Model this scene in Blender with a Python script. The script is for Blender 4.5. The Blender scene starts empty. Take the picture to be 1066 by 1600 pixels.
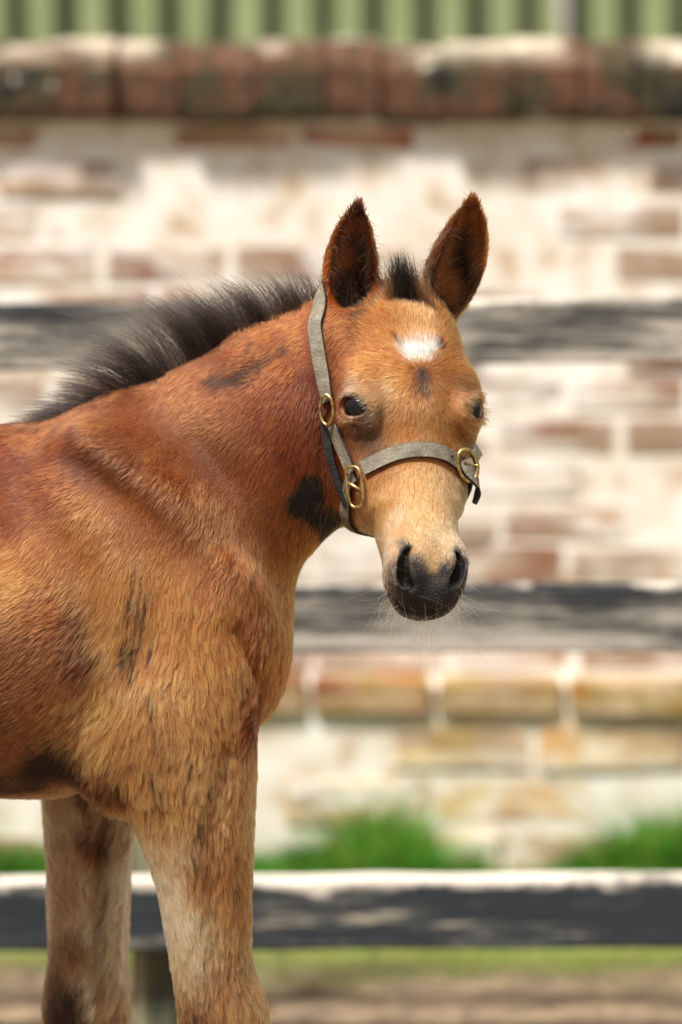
import bpy, bmesh, math, random
import numpy as np
from mathutils import Vector, Matrix, kdtree

random.seed(7)
rng = np.random.default_rng(7)
scene = bpy.context.scene
COL = scene.collection

# ------------------------------------------------------------------ camera, sky, sun, exposure
PITCH = math.radians(6.18)
CAM = np.array([0.0, -4.3, 1.35])
cam_data = bpy.data.cameras.new("camera")
cam_data.sensor_fit = 'VERTICAL'
cam_data.sensor_height = 36.0
cam_data.sensor_width = 24.0
cam_data.lens = 135.0
cam_data.clip_start = 0.05
cam_data.clip_end = 500.0
cam_data.dof.use_dof = True
cam_data.dof.focus_distance = 4.19
cam_data.dof.aperture_fstop = 2.25
cam = bpy.data.objects.new("camera", cam_data)
COL.objects.link(cam)
cam.location = CAM
cam.rotation_euler = (math.pi / 2 - PITCH, 0.0, 0.0)
scene.camera = cam

SUN_EL, SUN_AZ = math.radians(60), math.radians(218)      # azimuth clockwise from +Y
world = bpy.data.worlds.new("World")
scene.world = world
world.use_nodes = True
wn = world.node_tree.nodes
wl = world.node_tree.links
sky = wn.new('ShaderNodeTexSky')
sky.sky_type = 'NISHITA'
sky.sun_disc = False
sky.sun_elevation = SUN_EL
sky.sun_rotation = SUN_AZ
sky.air_density = 1.0
sky.dust_density = 3.0
bg = wn['Background']
veil = wn.new('ShaderNodeMixRGB')          # thin bright overcast: the blue is mostly veiled by cloud
veil.inputs['Fac'].default_value = 0.85
# overcast luminance rises towards the zenith (about three times the horizon)
tco = wn.new('ShaderNodeTexCoord'); szz = wn.new('ShaderNodeSeparateXYZ'); wl.new(tco.outputs['Generated'], szz.inputs[0])
mrg = wn.new('ShaderNodeMapRange'); wl.new(szz.outputs['Z'], mrg.inputs[0])
mrg.inputs[3].default_value = .40; mrg.inputs[4].default_value = 1.35
cloud = wn.new('ShaderNodeMixRGB'); cloud.blend_type = 'MULTIPLY'; cloud.inputs['Fac'].default_value = 1
cloud.inputs['Color1'].default_value = (7.7, 7.4, 7.0, 1); wl.new(mrg.outputs[0], cloud.inputs['Color2'])
wl.new(cloud.outputs[0], veil.inputs['Color2'])
wl.new(sky.outputs[0], veil.inputs['Color1'])
wl.new(veil.outputs[0], bg.inputs['Color'])
bg.inputs['Strength'].default_value = 0.054

sun_data = bpy.data.lights.new("sun", 'SUN')
sun_data.energy = 3.7
sun_data.angle = math.radians(9)
sun_data.color = (1.0, 0.95, 0.87)
sun = bpy.data.objects.new("sun", sun_data)
COL.objects.link(sun)
sd = Vector((math.sin(SUN_AZ) * math.cos(SUN_EL), math.cos(SUN_AZ) * math.cos(SUN_EL), math.sin(SUN_EL)))
sun.rotation_euler = sd.to_track_quat('Z', 'Y').to_euler()

scene.view_settings.view_transform = 'Standard'
scene.view_settings.look = 'None'
scene.view_settings.exposure = 0.98
scene.view_settings.gamma = 1.0

# ------------------------------------------------------------------ small helpers
K = 36.0 / 135.0 / 1600.0
CF = np.array([0, math.cos(PITCH), -math.sin(PITCH)])
CU = np.array([0, math.sin(PITCH), math.cos(PITCH)])
CR = np.array([1.0, 0, 0])

def ray(px, py):
    return CF + CR * ((px - 533) * K) + CU * ((800 - py) * K)

def at(px, py, y=0.0):
    """survey point: where the sight line through a photo point meets the upright plane at depth y"""
    d = ray(px, py)
    t = (y - CAM[1]) / d[1]
    return CAM + d * t

def unit(v):
    v = np.asarray(v, float)
    return v / np.linalg.norm(v)

def srgb(r, g, b):
    c = np.array([r, g, b], float) / 255.0
    return np.where(c <= 0.04045, c / 12.92, ((c + 0.055) / 1.055) ** 2.4)

def tag(o, label=None, cat=None, group=None, kind=None):
    if label: o['label'] = label
    if cat: o['category'] = cat
    if group: o['group'] = group
    if kind: o['kind'] = kind
    return o

def link(o, parent=None):
    COL.objects.link(o)
    if parent is not None:
        o.parent = parent
        o.matrix_parent_inverse = Matrix.Translation(-parent.location)
    return o

def mesh_obj(name, verts, faces, mat, parent=None, smooth=False):
    me = bpy.data.meshes.new(name)
    me.from_pydata([tuple(v) for v in verts], [], [tuple(f) for f in faces])
    me.update()
    if smooth:
        me.polygons.foreach_set('use_smooth', [True] * len(me.polygons))
    if mat: me.materials.append(mat)
    return link(bpy.data.objects.new(name, me), parent)

def bm_obj(name, bm, mat, parent=None, smooth=False):
    me = bpy.data.meshes.new(name)
    bm.to_mesh(me); bm.free()
    if smooth:
        me.polygons.foreach_set('use_smooth', [True] * len(me.polygons))
    if mat: me.materials.append(mat)
    return link(bpy.data.objects.new(name, me), parent)

def empty(name, loc, label, cat, group=None):
    o = bpy.data.objects.new(name, None)
    o.empty_display_size = 0.1
    COL.objects.link(o)
    o.location = loc
    return tag(o, label, cat, group)
# ------------------------------------------------------------------ node helpers
def material(name):
    m = bpy.data.materials.new(name); m.use_nodes = True
    nt = m.node_tree
    return m, nt, nt.nodes['Principled BSDF']

def nn(nt, kind, **kw):
    n = nt.nodes.new(kind)
    for k, v in kw.items():
        if k in n.inputs.keys(): n.inputs[k].default_value = v
        else: setattr(n, k, v)
    return n

def noise(nt, vec, scale, detail=4, rough=.55):
    n = nn(nt, 'ShaderNodeTexNoise', Scale=scale, Detail=detail, Roughness=rough)
    nt.links.new(vec, n.inputs['Vector'])
    return n.outputs['Fac']

def ramp(nt, fac, stops, interp='LINEAR'):
    r = nt.nodes.new('ShaderNodeValToRGB'); r.color_ramp.interpolation = interp
    e = r.color_ramp.elements
    while len(e) > 2: e.remove(e[-1])
    for i, (p, c) in enumerate(stops):
        el = e[i] if i < 2 else e.new(p)
        el.position = p; el.color = (*c, 1) if len(c) == 3 else c
    nt.links.new(fac, r.inputs[0])
    return r.outputs[0]

def mixc(nt, fac, a, b, mode='MIX'):
    m = nn(nt, 'ShaderNodeMixRGB', blend_type=mode)
    for sock, v in ((m.inputs[0], fac), (m.inputs[1], a), (m.inputs[2], b)):
        if isinstance(v, (int, float)): sock.default_value = v
        elif isinstance(v, (tuple, list, np.ndarray)): sock.default_value = (*v[:3], 1)
        else: nt.links.new(v, sock)
    return m.outputs[0]

def coords(nt, scale=(1, 1, 1), kind='Object'):
    t = nt.nodes.new('ShaderNodeTexCoord'); m = nt.nodes.new('ShaderNodeMapping')
    m.inputs['Scale'].default_value = scale
    nt.links.new(t.outputs[kind], m.inputs[0])
    return m.outputs[0]

def bump(nt, bsdf, h, strength=.4, dist=.01):
    b = nn(nt, 'ShaderNodeBump', Strength=strength, Distance=dist)
    nt.links.new(h, b.inputs['Height']); nt.links.new(b.outputs[0], bsdf.inputs['Normal'])

def vnoise(P, scale, seed=0):
    p = P * scale + seed * 17.3
    i = np.floor(p).astype(np.int64); f = p - i; f = f * f * (3 - 2 * f)
    out = np.zeros(len(P))
    for dx in (0, 1):
        for dy in (0, 1):
            for dz in (0, 1):
                h = ((i[:, 0] + dx) * 73856093) ^ ((i[:, 1] + dy) * 19349663) ^ ((i[:, 2] + dz) * 83492791) ^ (seed * 2654435)
                h = (h ^ (h >> 13)) * 1274126177 & 0x7fffffff
                h = (h ^ (h >> 16)) & 0xffff
                w = (f[:, 0] if dx else 1 - f[:, 0]) * (f[:, 1] if dy else 1 - f[:, 1]) * (f[:, 2] if dz else 1 - f[:, 2])
                out += w * h / 65535.0
    return out

# ------------------------------------------------------------------ ground
GROUND, nt, bs = material('ground')
co = coords(nt)
g1 = noise(nt, co, 3.2, 6, .6); g2 = noise(nt, co, 14, 6, .65); g3 = noise(nt, co, 60, 4, .6)
earth = ramp(nt, g2, [(.30, srgb(84, 66, 54)), (.48, srgb(118, 100, 80)), (.62, srgb(148, 128, 102)), (.80, srgb(184, 166, 136))])
turf = ramp(nt, g3, [(.30, srgb(72, 88, 34)), (.55, srgb(112, 124, 50)), (.75, srgb(158, 150, 80))])
sep = nt.nodes.new('ShaderNodeSeparateXYZ'); nt.links.new(co, sep.inputs[0])
ya = nn(nt, 'ShaderNodeMath', operation='MULTIPLY_ADD'); nt.links.new(sep.outputs['Y'], ya.inputs[0]); ya.inputs[1].default_value = 1.9; ya.inputs[2].default_value = -3.12
yb = nn(nt, 'ShaderNodeMath', operation='MULTIPLY_ADD'); nt.links.new(g1, yb.inputs[0]); yb.inputs[1].default_value = 1.1; nt.links.new(ya.outputs[0], yb.inputs[2])
gm = ramp(nt, yb.outputs[0], [(.18, (0, 0, 0)), (.55, (1, 1, 1))])
nt.links.new(mixc(nt, gm, earth, turf), bs.inputs['Base Color'])
bs.inputs['Roughness'].default_value = .95
bump(nt, bs, g2, .8, .03)
gv, gf = [], []
xs = np.concatenate([np.linspace(-120, -8, 8), np.linspace(-7, 7, 80), np.linspace(8, 120, 8)])
ys = np.concatenate([np.linspace(-60, -7, 6), np.linspace(-6, 3, 60), np.linspace(4, 200, 8)])
for y in ys:
    for x in xs:
        near = 1.0 if (-7 <= x <= 7 and -6 <= y <= 2.2) else 0
        p = np.array([[x, y, 0.0]])
        gv.append((x, y, near * (-.012 + .016 * float(vnoise(p, 2.3, 2)[0]) + .008 * float(vnoise(p, 7, 4)[0])) - .004))
for j in range(len(ys) - 1):
    for i in range(len(xs) - 1):
        a = j * len(xs) + i
        gf.append((a, a + 1, a + 1 + len(xs), a + len(xs)))
tag(mesh_obj('ground', gv, gf, GROUND, smooth=True), kind='structure')

# ------------------------------------------------------------------ painted brick wall with a coping
WALL_Y, WALL_X0, WALL_X1 = 2.35, -3.2, 3.2
wall = empty('brick_wall', (0, WALL_Y, 0), 'low brick wall in flaking cream paint with a mossy brick coping', 'wall')

def paint_brick(name, white, ochre, warm, peel_lo, peel_hi, moss, brick_c, wk=.13, splash=0, stain=.75):
    m, nt, bs = material(name)
    co = coords(nt); cs = coords(nt, (.55, 1, 1.5))
    n1 = noise(nt, cs, 6.0, 5, .66); n2 = noise(nt, cs, 12, 5, .66); n3 = noise(nt, co, 6.5, 4, .6); n4 = noise(nt, co, 40, 4, .6)
    paint = ramp(nt, n2, [(.32, ochre), (.46, warm), (.58, white)])
    paint = mixc(nt, .35, paint, ramp(nt, n4, [(.3, (.62, .58, .52)), (.6, (1, 1, 1))]), 'MULTIPLY')
    att = nn(nt, 'ShaderNodeAttribute', attribute_name='wear')
    brick = ramp(nt, n4, [(.3, tuple(c * .55 for c in brick_c)), (.6, brick_c), (.8, tuple(min(1, c * 1.5) for c in brick_c))])
    w = nn(nt, 'ShaderNodeMath', operation='MULTIPLY_ADD'); nt.links.new(att.outputs['Fac'], w.inputs[0]); w.inputs[1].default_value = wk; nt.links.new(n1, w.inputs[2])
    peel = ramp(nt, w.outputs[0], [(peel_lo, (0, 0, 0)), (peel_hi, (1, 1, 1))])
    c = mixc(nt, peel, paint, brick)
    c = mixc(nt, ramp(nt, n3, [(.54, (0, 0, 0)), (.70, (moss[3],) * 3)]), c, moss[:3])
    st = noise(nt, coords(nt, (.8, 1, 1.7)), 5.2, 5, .65); st2 = noise(nt, coords(nt, (.7, 1, 2.3)), 6.4, 4, .6)
    c = mixc(nt, ramp(nt, st, [(.47, (0, 0, 0)), (.60, (stain,) * 3)]), c, srgb(146, 122, 98))
    c = mixc(nt, ramp(nt, st2, [(.55, (0, 0, 0)), (.63, (stain,) * 3)]), c, brick_c)
    if splash:
        c = mixc(nt, ramp(nt, noise(nt, coords(nt, (1, .6, 1.1)), 7.5, 3, .5), [(splash, (0, 0, 0)), (splash + .05, (.9, .9, .9))]), c, srgb(226, 214, 198))
    nt.links.new(c, bs.inputs['Base Color'])
    bs.inputs['Roughness'].default_value = .92
    bump(nt, bs, n4, .6, .006)
    return m
PAINTED = paint_brick('painted_brick', srgb(230, 226, 223), srgb(180, 146, 114), srgb(214, 201, 191), .60, .71, (*srgb(150, 130, 84), .45), tuple(srgb(136, 86, 64)), .10, 0, .85)
LOWER = paint_brick('lower_painted_stone', srgb(234, 229, 222), srgb(206, 154, 84), srgb(224, 204, 172), .64, .76, (*srgb(170, 142, 62), .7), tuple(srgb(146, 104, 66)))
COPING, nt, bs = material('coping_brick')
co = coords(nt, (1, .6, 1.2)); att = nn(nt, 'ShaderNodeAttribute', attribute_name='wear')
cn1 = noise(nt, co, 8.5, 6, .7); cn2 = noise(nt, co, 5.0, 4, .6); cn3 = noise(nt, co, 45, 4, .6)
w = nn(nt, 'ShaderNodeMath', operation='MULTIPLY_ADD'); nt.links.new(att.outputs['Fac'], w.inputs[0]); w.inputs[1].default_value = .03; nt.links.new(cn1, w.inputs[2])
c = ramp(nt, w.outputs[0], [(.38, srgb(22, 21, 18)), (.46, srgb(66, 60, 34)), (.52, srgb(76, 50, 34)), (.58, srgb(106, 70, 48)), (.63, srgb(44, 38, 28)), (.74, srgb(132, 110, 82))])
c = mixc(nt, ramp(nt, cn2, [(.60, (0, 0, 0)), (.645, (.92, .92, .92))]), c, srgb(216, 204, 188))
sp = nt.nodes.new('ShaderNodeSeparateXYZ'); nt.links.new(coords(nt), sp.inputs[0])
tz = nn(nt, 'ShaderNodeMapRange'); nt.links.new(sp.outputs['Z'], tz.inputs[0]); tz.inputs[1].default_value = 1.40; tz.inputs[2].default_value = 1.45
tm = nn(nt, 'ShaderNodeMath', operation='MULTIPLY'); nt.links.new(tz.outputs[0], tm.inputs[0]); nt.links.new(ramp(nt, cn2, [(.44, (0, 0, 0)), (.52, (1, 1, 1))]), tm.inputs[1])
c = mixc(nt, tm.outputs[0], c, srgb(196, 182, 160))          # whitewash left along the top
nt.links.new(mixc(nt, .5, c, ramp(nt, cn3, [(.3, (.5, .5, .5)), (.6, (1, 1, 1))]), 'MULTIPLY'), bs.inputs['Base Color'])
bs.inputs['Roughness'].default_value = .95
bump(nt, bs, cn3, .7, .01)
LEDGE = paint_brick('mossy_ledge', srgb(206, 184, 150), srgb(176, 104, 48), srgb(140, 116, 52), .60, .72, (*srgb(112, 98, 40), .8), tuple(srgb(128, 74, 44)), .15)
REDBAND = paint_brick('bare_red_brick', srgb(222, 204, 182), srgb(188, 88, 52), srgb(206, 170, 140), .56, .70, (*srgb(130, 66, 42), .4), tuple(srgb(166, 58, 36)), .2)
MORTAR, nt, bs = material('mortar')
nt.links.new(ramp(nt, noise(nt, coords(nt), 16, 6), [(.30, srgb(186, 160, 130)), (.42, srgb(220, 209, 196)), (.6, srgb(232, 227, 220))]), bs.inputs['Base Color'])
bs.inputs['Roughness'].default_value = .95

def brick_field(name, mat, z0, z1, y_front, bl, bh, j, parent, depth=.09, jitter=.004, round_top=False, wear=(0, 1), x0=None, x1=None):
    bm = bmesh.new(); lay = bm.verts.layers.float.new('wear')
    rows = int(round((z1 - z0) / (bh + j)))
    for r in range(rows):
        z = z0 + r * (bh + j) + j
        x = (WALL_X0 if x0 is None else x0) - (bl * .5 if r % 2 else 0)
        while x < (WALL_X1 if x1 is None else x1):
            L_ = bl * rng.uniform(.94, 1.06); dy = rng.normal(0, jitter); dz = rng.normal(0, .0015); wv = rng.uniform(*wear)
            a, b, c, d = x, x + L_, z + dz, z + bh + dz
            yf = y_front + dy
            g = bmesh.ops.create_cube(bm, size=1)['verts']
            for v in g:
                v.co = Vector(((a + b) / 2 + v.co.x * (b - a), yf + depth / 2 + v.co.y * depth, (c + d) / 2 + v.co.z * (d - c)))
                v.co += Vector(rng.normal(0, .0018, 3)); v[lay] = wv
            x += L_ + j
    bmesh.ops.bevel(bm, geom=bm.edges[:], offset=.006, segments=2, affect='EDGES', clamp_overlap=True)
    return bm_obj(name, bm, mat, parent)

def box(bm, x0, x1, y0, y1, z0, z1, bev=0):
    g = bmesh.ops.create_cube(bm, size=1)['verts']
    for v in g: v.co = Vector(((x0 + x1) / 2 + v.co.x * (x1 - x0), (y0 + y1) / 2 + v.co.y * (y1 - y0), (z0 + z1) / 2 + v.co.z * (z1 - z0)))
    if bev:
        es = list({e for v in g for e in v.link_edges})
        bmesh.ops.bevel(bm, geom=es, offset=bev, segments=2, affect='EDGES')

bm = bmesh.new(); box(bm, WALL_X0, WALL_X1, WALL_Y + .0015, WALL_Y + .23, -.05, 1.302)
bm_obj('mortar_core', bm, MORTAR, wall)
brick_field('painted_bricks', PAINTED, .345, 1.245, WALL_Y, .215, .066, .009, wall, jitter=.0025)
brick_field('red_bricks', REDBAND, 1.245, 1.303, WALL_Y, .215, .048, .010, wall)
bm = bmesh.new(); box(bm, WALL_X0, WALL_X1, WALL_Y - .0725, WALL_Y + .004, -.05, .336)
bm_obj('plinth_core', bm, MORTAR, wall)
brick_field('plinth_stones', LOWER, -.02, .275, WALL_Y - .075, .26, .086, .012, wall, depth=.08, jitter=.009)
brick_field('ledge_bricks', LEDGE, .275, .345, WALL_Y - .088, .215, .060, .010, wall, depth=.0875, jitter=.007)
bm = bmesh.new(); box(bm, WALL_X0, WALL_X1, WALL_Y - .01, WALL_Y + .26, 1.300, 1.310)
bm_obj('coping_bed', bm, MORTAR, wall)
# coping: bricks on edge with weathered rounded tops, laid across the wall
bm = bmesh.new(); lay = bm.verts.layers.float.new('wear')
x = WALL_X0
while x < WALL_X1:
    w = .105 * rng.uniform(.85, 1.2); hz = rng.normal(0, .005); yo = rng.normal(0, .007); wv = rng.random()
    prof = [(-.045, 1.308), (-.052, 1.33), (-.05, 1.395), (-.03, 1.425), (.03, 1.442), (.12, 1.446), (.21, 1.436), (.27, 1.41), (.285, 1.34), (.28, 1.308)]
    ra = [bm.verts.new((x + .0012, WALL_Y + p[0] + yo, p[1] + hz + rng.normal(0, .002))) for p in prof]
    rb = [bm.verts.new((x + w - .0012, WALL_Y + p[0] + yo, p[1] + hz + rng.normal(0, .002))) for p in prof]
    for v in ra + rb: v[lay] = wv
    for k in range(len(prof)):
        bm.faces.new((ra[k], ra[(k + 1) % len(prof)], rb[(k + 1) % len(prof)], rb[k]))
    bm.faces.new(ra[::-1]); bm.faces.new(rb)
    x += w
bmesh.ops.recalc_face_normals(bm, faces=bm.faces)
bmesh.ops.bevel(bm, geom=[e for e in bm.edges if len(e.link_faces) == 2 and e.calc_face_angle(0) > .8], offset=.0035, segments=2, affect='EDGES')
bm_obj('coping', bm, COPING, wall)

# ------------------------------------------------------------------ weathered rail fence
FY = 1.10
fence = empty('rail_fence', (0, FY, 0), 'weathered post and rail fence, three black painted rails worn pale on top', 'fence')
def rail_mat(name, lo, hi, top_edge, dark, mid, pale, off, ztop, hgt):
    """paint flakes along the grain; the upper arris is worn to bare wood"""
    m, nt, bs = material(name)
    co = coords(nt, (1.0, 1, 9)); cf = coords(nt, (3, 1, 60))
    n1 = noise(nt, co, 3.4, 6, .72); n2 = noise(nt, cf, 5, 4, .65); n3 = noise(nt, coords(nt, (1, 1, 1.5)), 7, 5, .65)
    sep = nt.nodes.new('ShaderNodeSeparateXYZ'); nt.links.new(coords(nt), sep.inputs[0])
    zz = nn(nt, 'ShaderNodeMapRange'); nt.links.new(sep.outputs['Z'], zz.inputs[0])
    zz.inputs[1].default_value = ztop - hgt; zz.inputs[2].default_value = ztop
    a = nn(nt, 'ShaderNodeMath', operation='MULTIPLY_ADD'); nt.links.new(n2, a.inputs[0]); a.inputs[1].default_value = .35; nt.links.new(n1, a.inputs[2])
    b = nn(nt, 'ShaderNodeMath', operation='MULTIPLY_ADD'); nt.links.new(zz.outputs[0], b.inputs[0]); b.inputs[1].default_value = off; nt.links.new(a.outputs[0], b.inputs[2])
    c = ramp(nt, b.outputs[0], [(lo, dark), ((lo + hi) / 2, mid), (hi, pale)])
    e = nn(nt, 'ShaderNodeMath', operation='MULTIPLY_ADD'); nt.links.new(n3, e.inputs[0]); e.inputs[1].default_value = .75; nt.links.new(zz.outputs[0], e.inputs[2]); e2 = nn(nt, 'ShaderNodeMath', operation='DIVIDE'); nt.links.new(e.outputs[0], e2.inputs[0]); e2.inputs[1].default_value = 1.6; e = e2
    c = mixc(nt, ramp(nt, e.outputs[0], [(top_edge / 1.6, (0, 0, 0)), ((top_edge + .10) / 1.6, (1, 1, 1))]), c, srgb(214, 206, 194))
    nt.links.new(c, bs.inputs['Base Color'])
    bs.inputs['Roughness'].default_value = .8
    bump(nt, bs, n2, .7, .006)
    return m
BK, MD, PL = srgb(34, 38, 42), srgb(104, 101, 95), srgb(186, 178, 166)
def rail(z0, z1, mat, tilt=0):
    bm = bmesh.new()
    n = 60
    xs = np.linspace(-3.1, 3.1, n)
    rings = []
    for x in xs:
        sag = tilt * x + .004 * math.sin(x * 2.1) + rng.normal(0, .0008)
        pr = [(-.019, z0 + .002), (-.021, z0 + .006), (-.021, z1 - .007), (-.017, z1), (.017, z1 - .001), (.02, z1 - .006), (.02, z0 + .006), (.017, z0)]
        rings.append([bm.verts.new((x, FY + a + rng.normal(0, .0006), b + sag + rng.normal(0, .0008))) for a, b in pr])
    for i in range(n - 1):
        for k in range(8): bm.faces.new((rings[i][k], rings[i + 1][k], rings[i + 1][(k + 1) % 8], rings[i][(k + 1) % 8]))
    bm.faces.new(rings[0]); bm.faces.new(rings[-1][::-1])
    bmesh.ops.recalc_face_normals(bm, faces=bm.faces)
    return bm_obj('rail', bm, mat, fence)
rail(.972, 1.066, rail_mat('top_rail_wood', .50, .73, 1.34, BK, MD, PL, -.10, 1.066, .094), .004)
rail(.563, .662, rail_mat('middle_rail_wood', .45, .66, 1.30, BK, MD, srgb(176, 170, 160), -.30, .662, .10))
rail(.137, .243, rail_mat('bottom_rail_wood', .66, .88, 1.22, srgb(26, 34, 42), srgb(60, 64, 66), srgb(190, 180, 160), .0, .243, .106))
POST, nt, bs = material('post_wood')
nt.links.new(ramp(nt, noise(nt, coords(nt, (3, 3, .6)), 9, 5), [(.3, srgb(50, 56, 44)), (.5, srgb(92, 92, 72)), (.7, srgb(150, 142, 118))]), bs.inputs['Base Color'])
bs.inputs['Roughness'].default_value = .9
for px_ in (-.268, -2.15, 1.62):
    bm = bmesh.new(); box(bm, px_ - .034, px_ + .034, FY + .0225, FY + .1, -.3, 1.035, .006)
    bm_obj('post', bm, POST, fence)

# ------------------------------------------------------------------ green boarded shed behind the wall
SY = 6.0
shed = empty('garden_shed', (0, SY, 0), 'green shed of vertical boards with dark gaps, behind the wall', 'shed')
GREEN, nt, bs = material('green_board')
nt.links.new(ramp(nt, noise(nt, coords(nt, (2, 2, .5)), 5, 5), [(.3, srgb(120, 130, 92)), (.6, srgb(142, 151, 110)), (.8, srgb(160, 168, 128))]), bs.inputs['Base Color'])
bs.inputs['Roughness'].default_value = .7
GAP_SHADE, nt, bs = material('gap_shade_green')  # darker green paints in the shade of the gaps between boards
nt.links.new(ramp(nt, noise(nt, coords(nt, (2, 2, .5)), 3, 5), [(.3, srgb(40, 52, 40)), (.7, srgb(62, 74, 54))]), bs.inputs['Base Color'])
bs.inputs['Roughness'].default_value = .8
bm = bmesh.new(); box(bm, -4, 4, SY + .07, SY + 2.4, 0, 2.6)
bm_obj('shade_backing', bm, GAP_SHADE, shed)
bm = bmesh.new()
x = -3.97
while x < 3.9:
    w = .083 + rng.normal(0, .002)
    box(bm, x, x + w, SY - .002, SY + .0695, .05, 2.58, .004)
    x += .1362
bm_obj('boards', bm, GREEN, shed)
ROOF, nt, bs = material('shed_roof')
bs.inputs['Base Color'].default_value = (*srgb(96, 98, 96), 1); bs.inputs['Roughness'].default_value = .6
bm = bmesh.new(); box(bm, -4.2, 4.2, SY - .25, SY + 2.7, 2.602, 2.68, .01)
bm_obj('roof', bm, ROOF, shed)
PIPE, nt, bs = material('grey_pipe')
bs.inputs['Base Color'].default_value = (*srgb(168, 160, 156), 1); bs.inputs['Roughness'].default_value = .5
bm = bmesh.new(); bmesh.ops.create_cone(bm, cap_ends=True, segments=20, radius1=.014, radius2=.014, depth=2.5, matrix=Matrix.Translation((at(880, 40, SY)[0], SY - .02, 1.28)))
bm_obj('downpipe', bm, PIPE, shed, smooth=True)

# ------------------------------------------------------------------ grass along the wall foot
GRASS = bpy.data.materials.new('grass_blade'); GRASS.use_nodes = True
nt = GRASS.node_tree; bs = nt.nodes['Principled BSDF']
at_ = nn(nt, 'ShaderNodeAttribute', attribute_name='tint')
nt.links.new(at_.outputs['Color'], bs.inputs['Base Color']); bs.inputs['Roughness'].default_value = .5
bs.inputs['Subsurface Weight'].default_value = 0
def grass():
    P, Lh, C_ = [], [], []
    cl = [(at(590, 1300, 2.2)[0], .085, .155), (at(545, 1300, 2.2)[0], .06, .10), (at(640, 1300, 2.2)[0], .07, .10), (at(465, 1310, 2.2)[0], .06, .09), (at(1000, 1300, 2.2)[0], .085, .15), (at(1060, 1300, 2.2)[0], .08, .16), (at(930, 1310, 2.2)[0], .05, .08), (at(30, 1310, 2.2)[0], .12, .10), (at(200, 1310, 2.2)[0], .15, .10), (at(-150, 1300, 2.2)[0], .2, .13), (at(1250, 1300, 2.2)[0], .2, .13), (at(350, 1310, 2.2)[0], .1, .08)]
    for cx in rng.uniform(-1.6, 1.6, 34): cl.append((cx, rng.uniform(.02, .06), rng.uniform(.03, .085)))
    for cx, sx, h in cl:
        n = int(3000 * sx / .085 * .75)
        x = rng.normal(cx, sx * .62, n); y = rng.uniform(2.05, 2.262, n)
        env = np.exp(-((x - cx) / sx) ** 2 / 2) * (.18 + 1.9 * vnoise(np.c_[x, y, x * 0], 34, 9) ** 1.4 * (.4 + 1.0 * vnoise(np.c_[x, y, x * 0], 9, 6)))
        P.append(np.c_[x, y, np.full(n, -.006)]); Lh.append(.82 * h * env * rng.uniform(.5, 1.15, n) + .02)
        C_.append(np.where((rng.random(n) < .86)[:, None], srgb(86, 154, 48), srgb(176, 172, 84)) * (rng.uniform(.6, 1.2, n) * (.65 + .7 * vnoise(np.c_[x, y, x * 0], 12, 8)))[:, None])
    n = 26000
    y = 2.26 - np.abs(rng.normal(0, .28, n))
    P.append(np.c_[rng.uniform(-2.2, 2.2, n), y, np.full(n, -.01)]); Lh.append(rng.uniform(.012, .038, n))
    C_.append(np.where((rng.random(n) < .6)[:, None], srgb(112, 140, 50), srgb(164, 156, 84)) * rng.uniform(.6, 1.15, n)[:, None])
    P, Lh, C_ = np.concatenate(P), np.concatenate(Lh), np.concatenate(C_)
    n = len(P)
    a = rng.random(n) * 6.283
    W = np.c_[np.cos(a), np.sin(a), np.zeros(n)] * .0016
    lean = np.c_[rng.normal(0, .30, n), -np.abs(rng.normal(0, .22, n)), np.ones(n)]
    m = P + lean * (Lh * .55)[:, None]; t = P + lean * np.array([1.7, 1.7, .95]) * Lh[:, None]
    verts = np.stack([P - W, P + W, m + W * .8, m - W * .8, t], 1).reshape(-1, 3)
    me = bpy.data.meshes.new('grass')
    faces = []
    for i in range(n):
        b = i * 5; faces += [(b, b + 1, b + 2, b + 3), (b + 3, b + 2, b + 4)]
    me.from_pydata(verts.tolist(), [], faces); me.update()
    ca = me.color_attributes.new('tint', 'FLOAT_COLOR', 'POINT')
    ca.data.foreach_set('color', np.c_[np.repeat(C_, 5, 0), np.ones(n * 5)].astype(np.float32).ravel())
    me.materials.append(GRASS)
    tag(link(bpy.data.objects.new('grass', me)), 'bright green grass tufts along the foot of the wall', 'grass', kind='stuff')
grass()
# ------------------------------------------------------------------ foal body as one implicit surface
def smin(a, b, k):
    h = np.maximum(k - np.abs(a - b), 0) / k
    return np.minimum(a, b) - h * h * k * 0.25

def smax(a, b, k):
    return -smin(-a, -b, k)

def catmull(arr, n):
    arr = np.asarray(arr, float)
    p = np.vstack([2 * arr[0] - arr[1], arr, 2 * arr[-1] - arr[-2]])
    out = []
    for i in range(1, len(p) - 2):
        p0, p1, p2, p3 = p[i - 1], p[i], p[i + 1], p[i + 2]
        for t in np.arange(n) / n:
            out.append(0.5 * (2 * p1 + (p2 - p0) * t + (2 * p0 - 5 * p1 + 4 * p2 - p3) * t * t + (3 * p1 - p0 - 3 * p2 + p3) * t ** 3))
    out.append(arr[-1])
    return np.array(out)

PRIMS = []          # (function, lo, hi, op, k)

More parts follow.
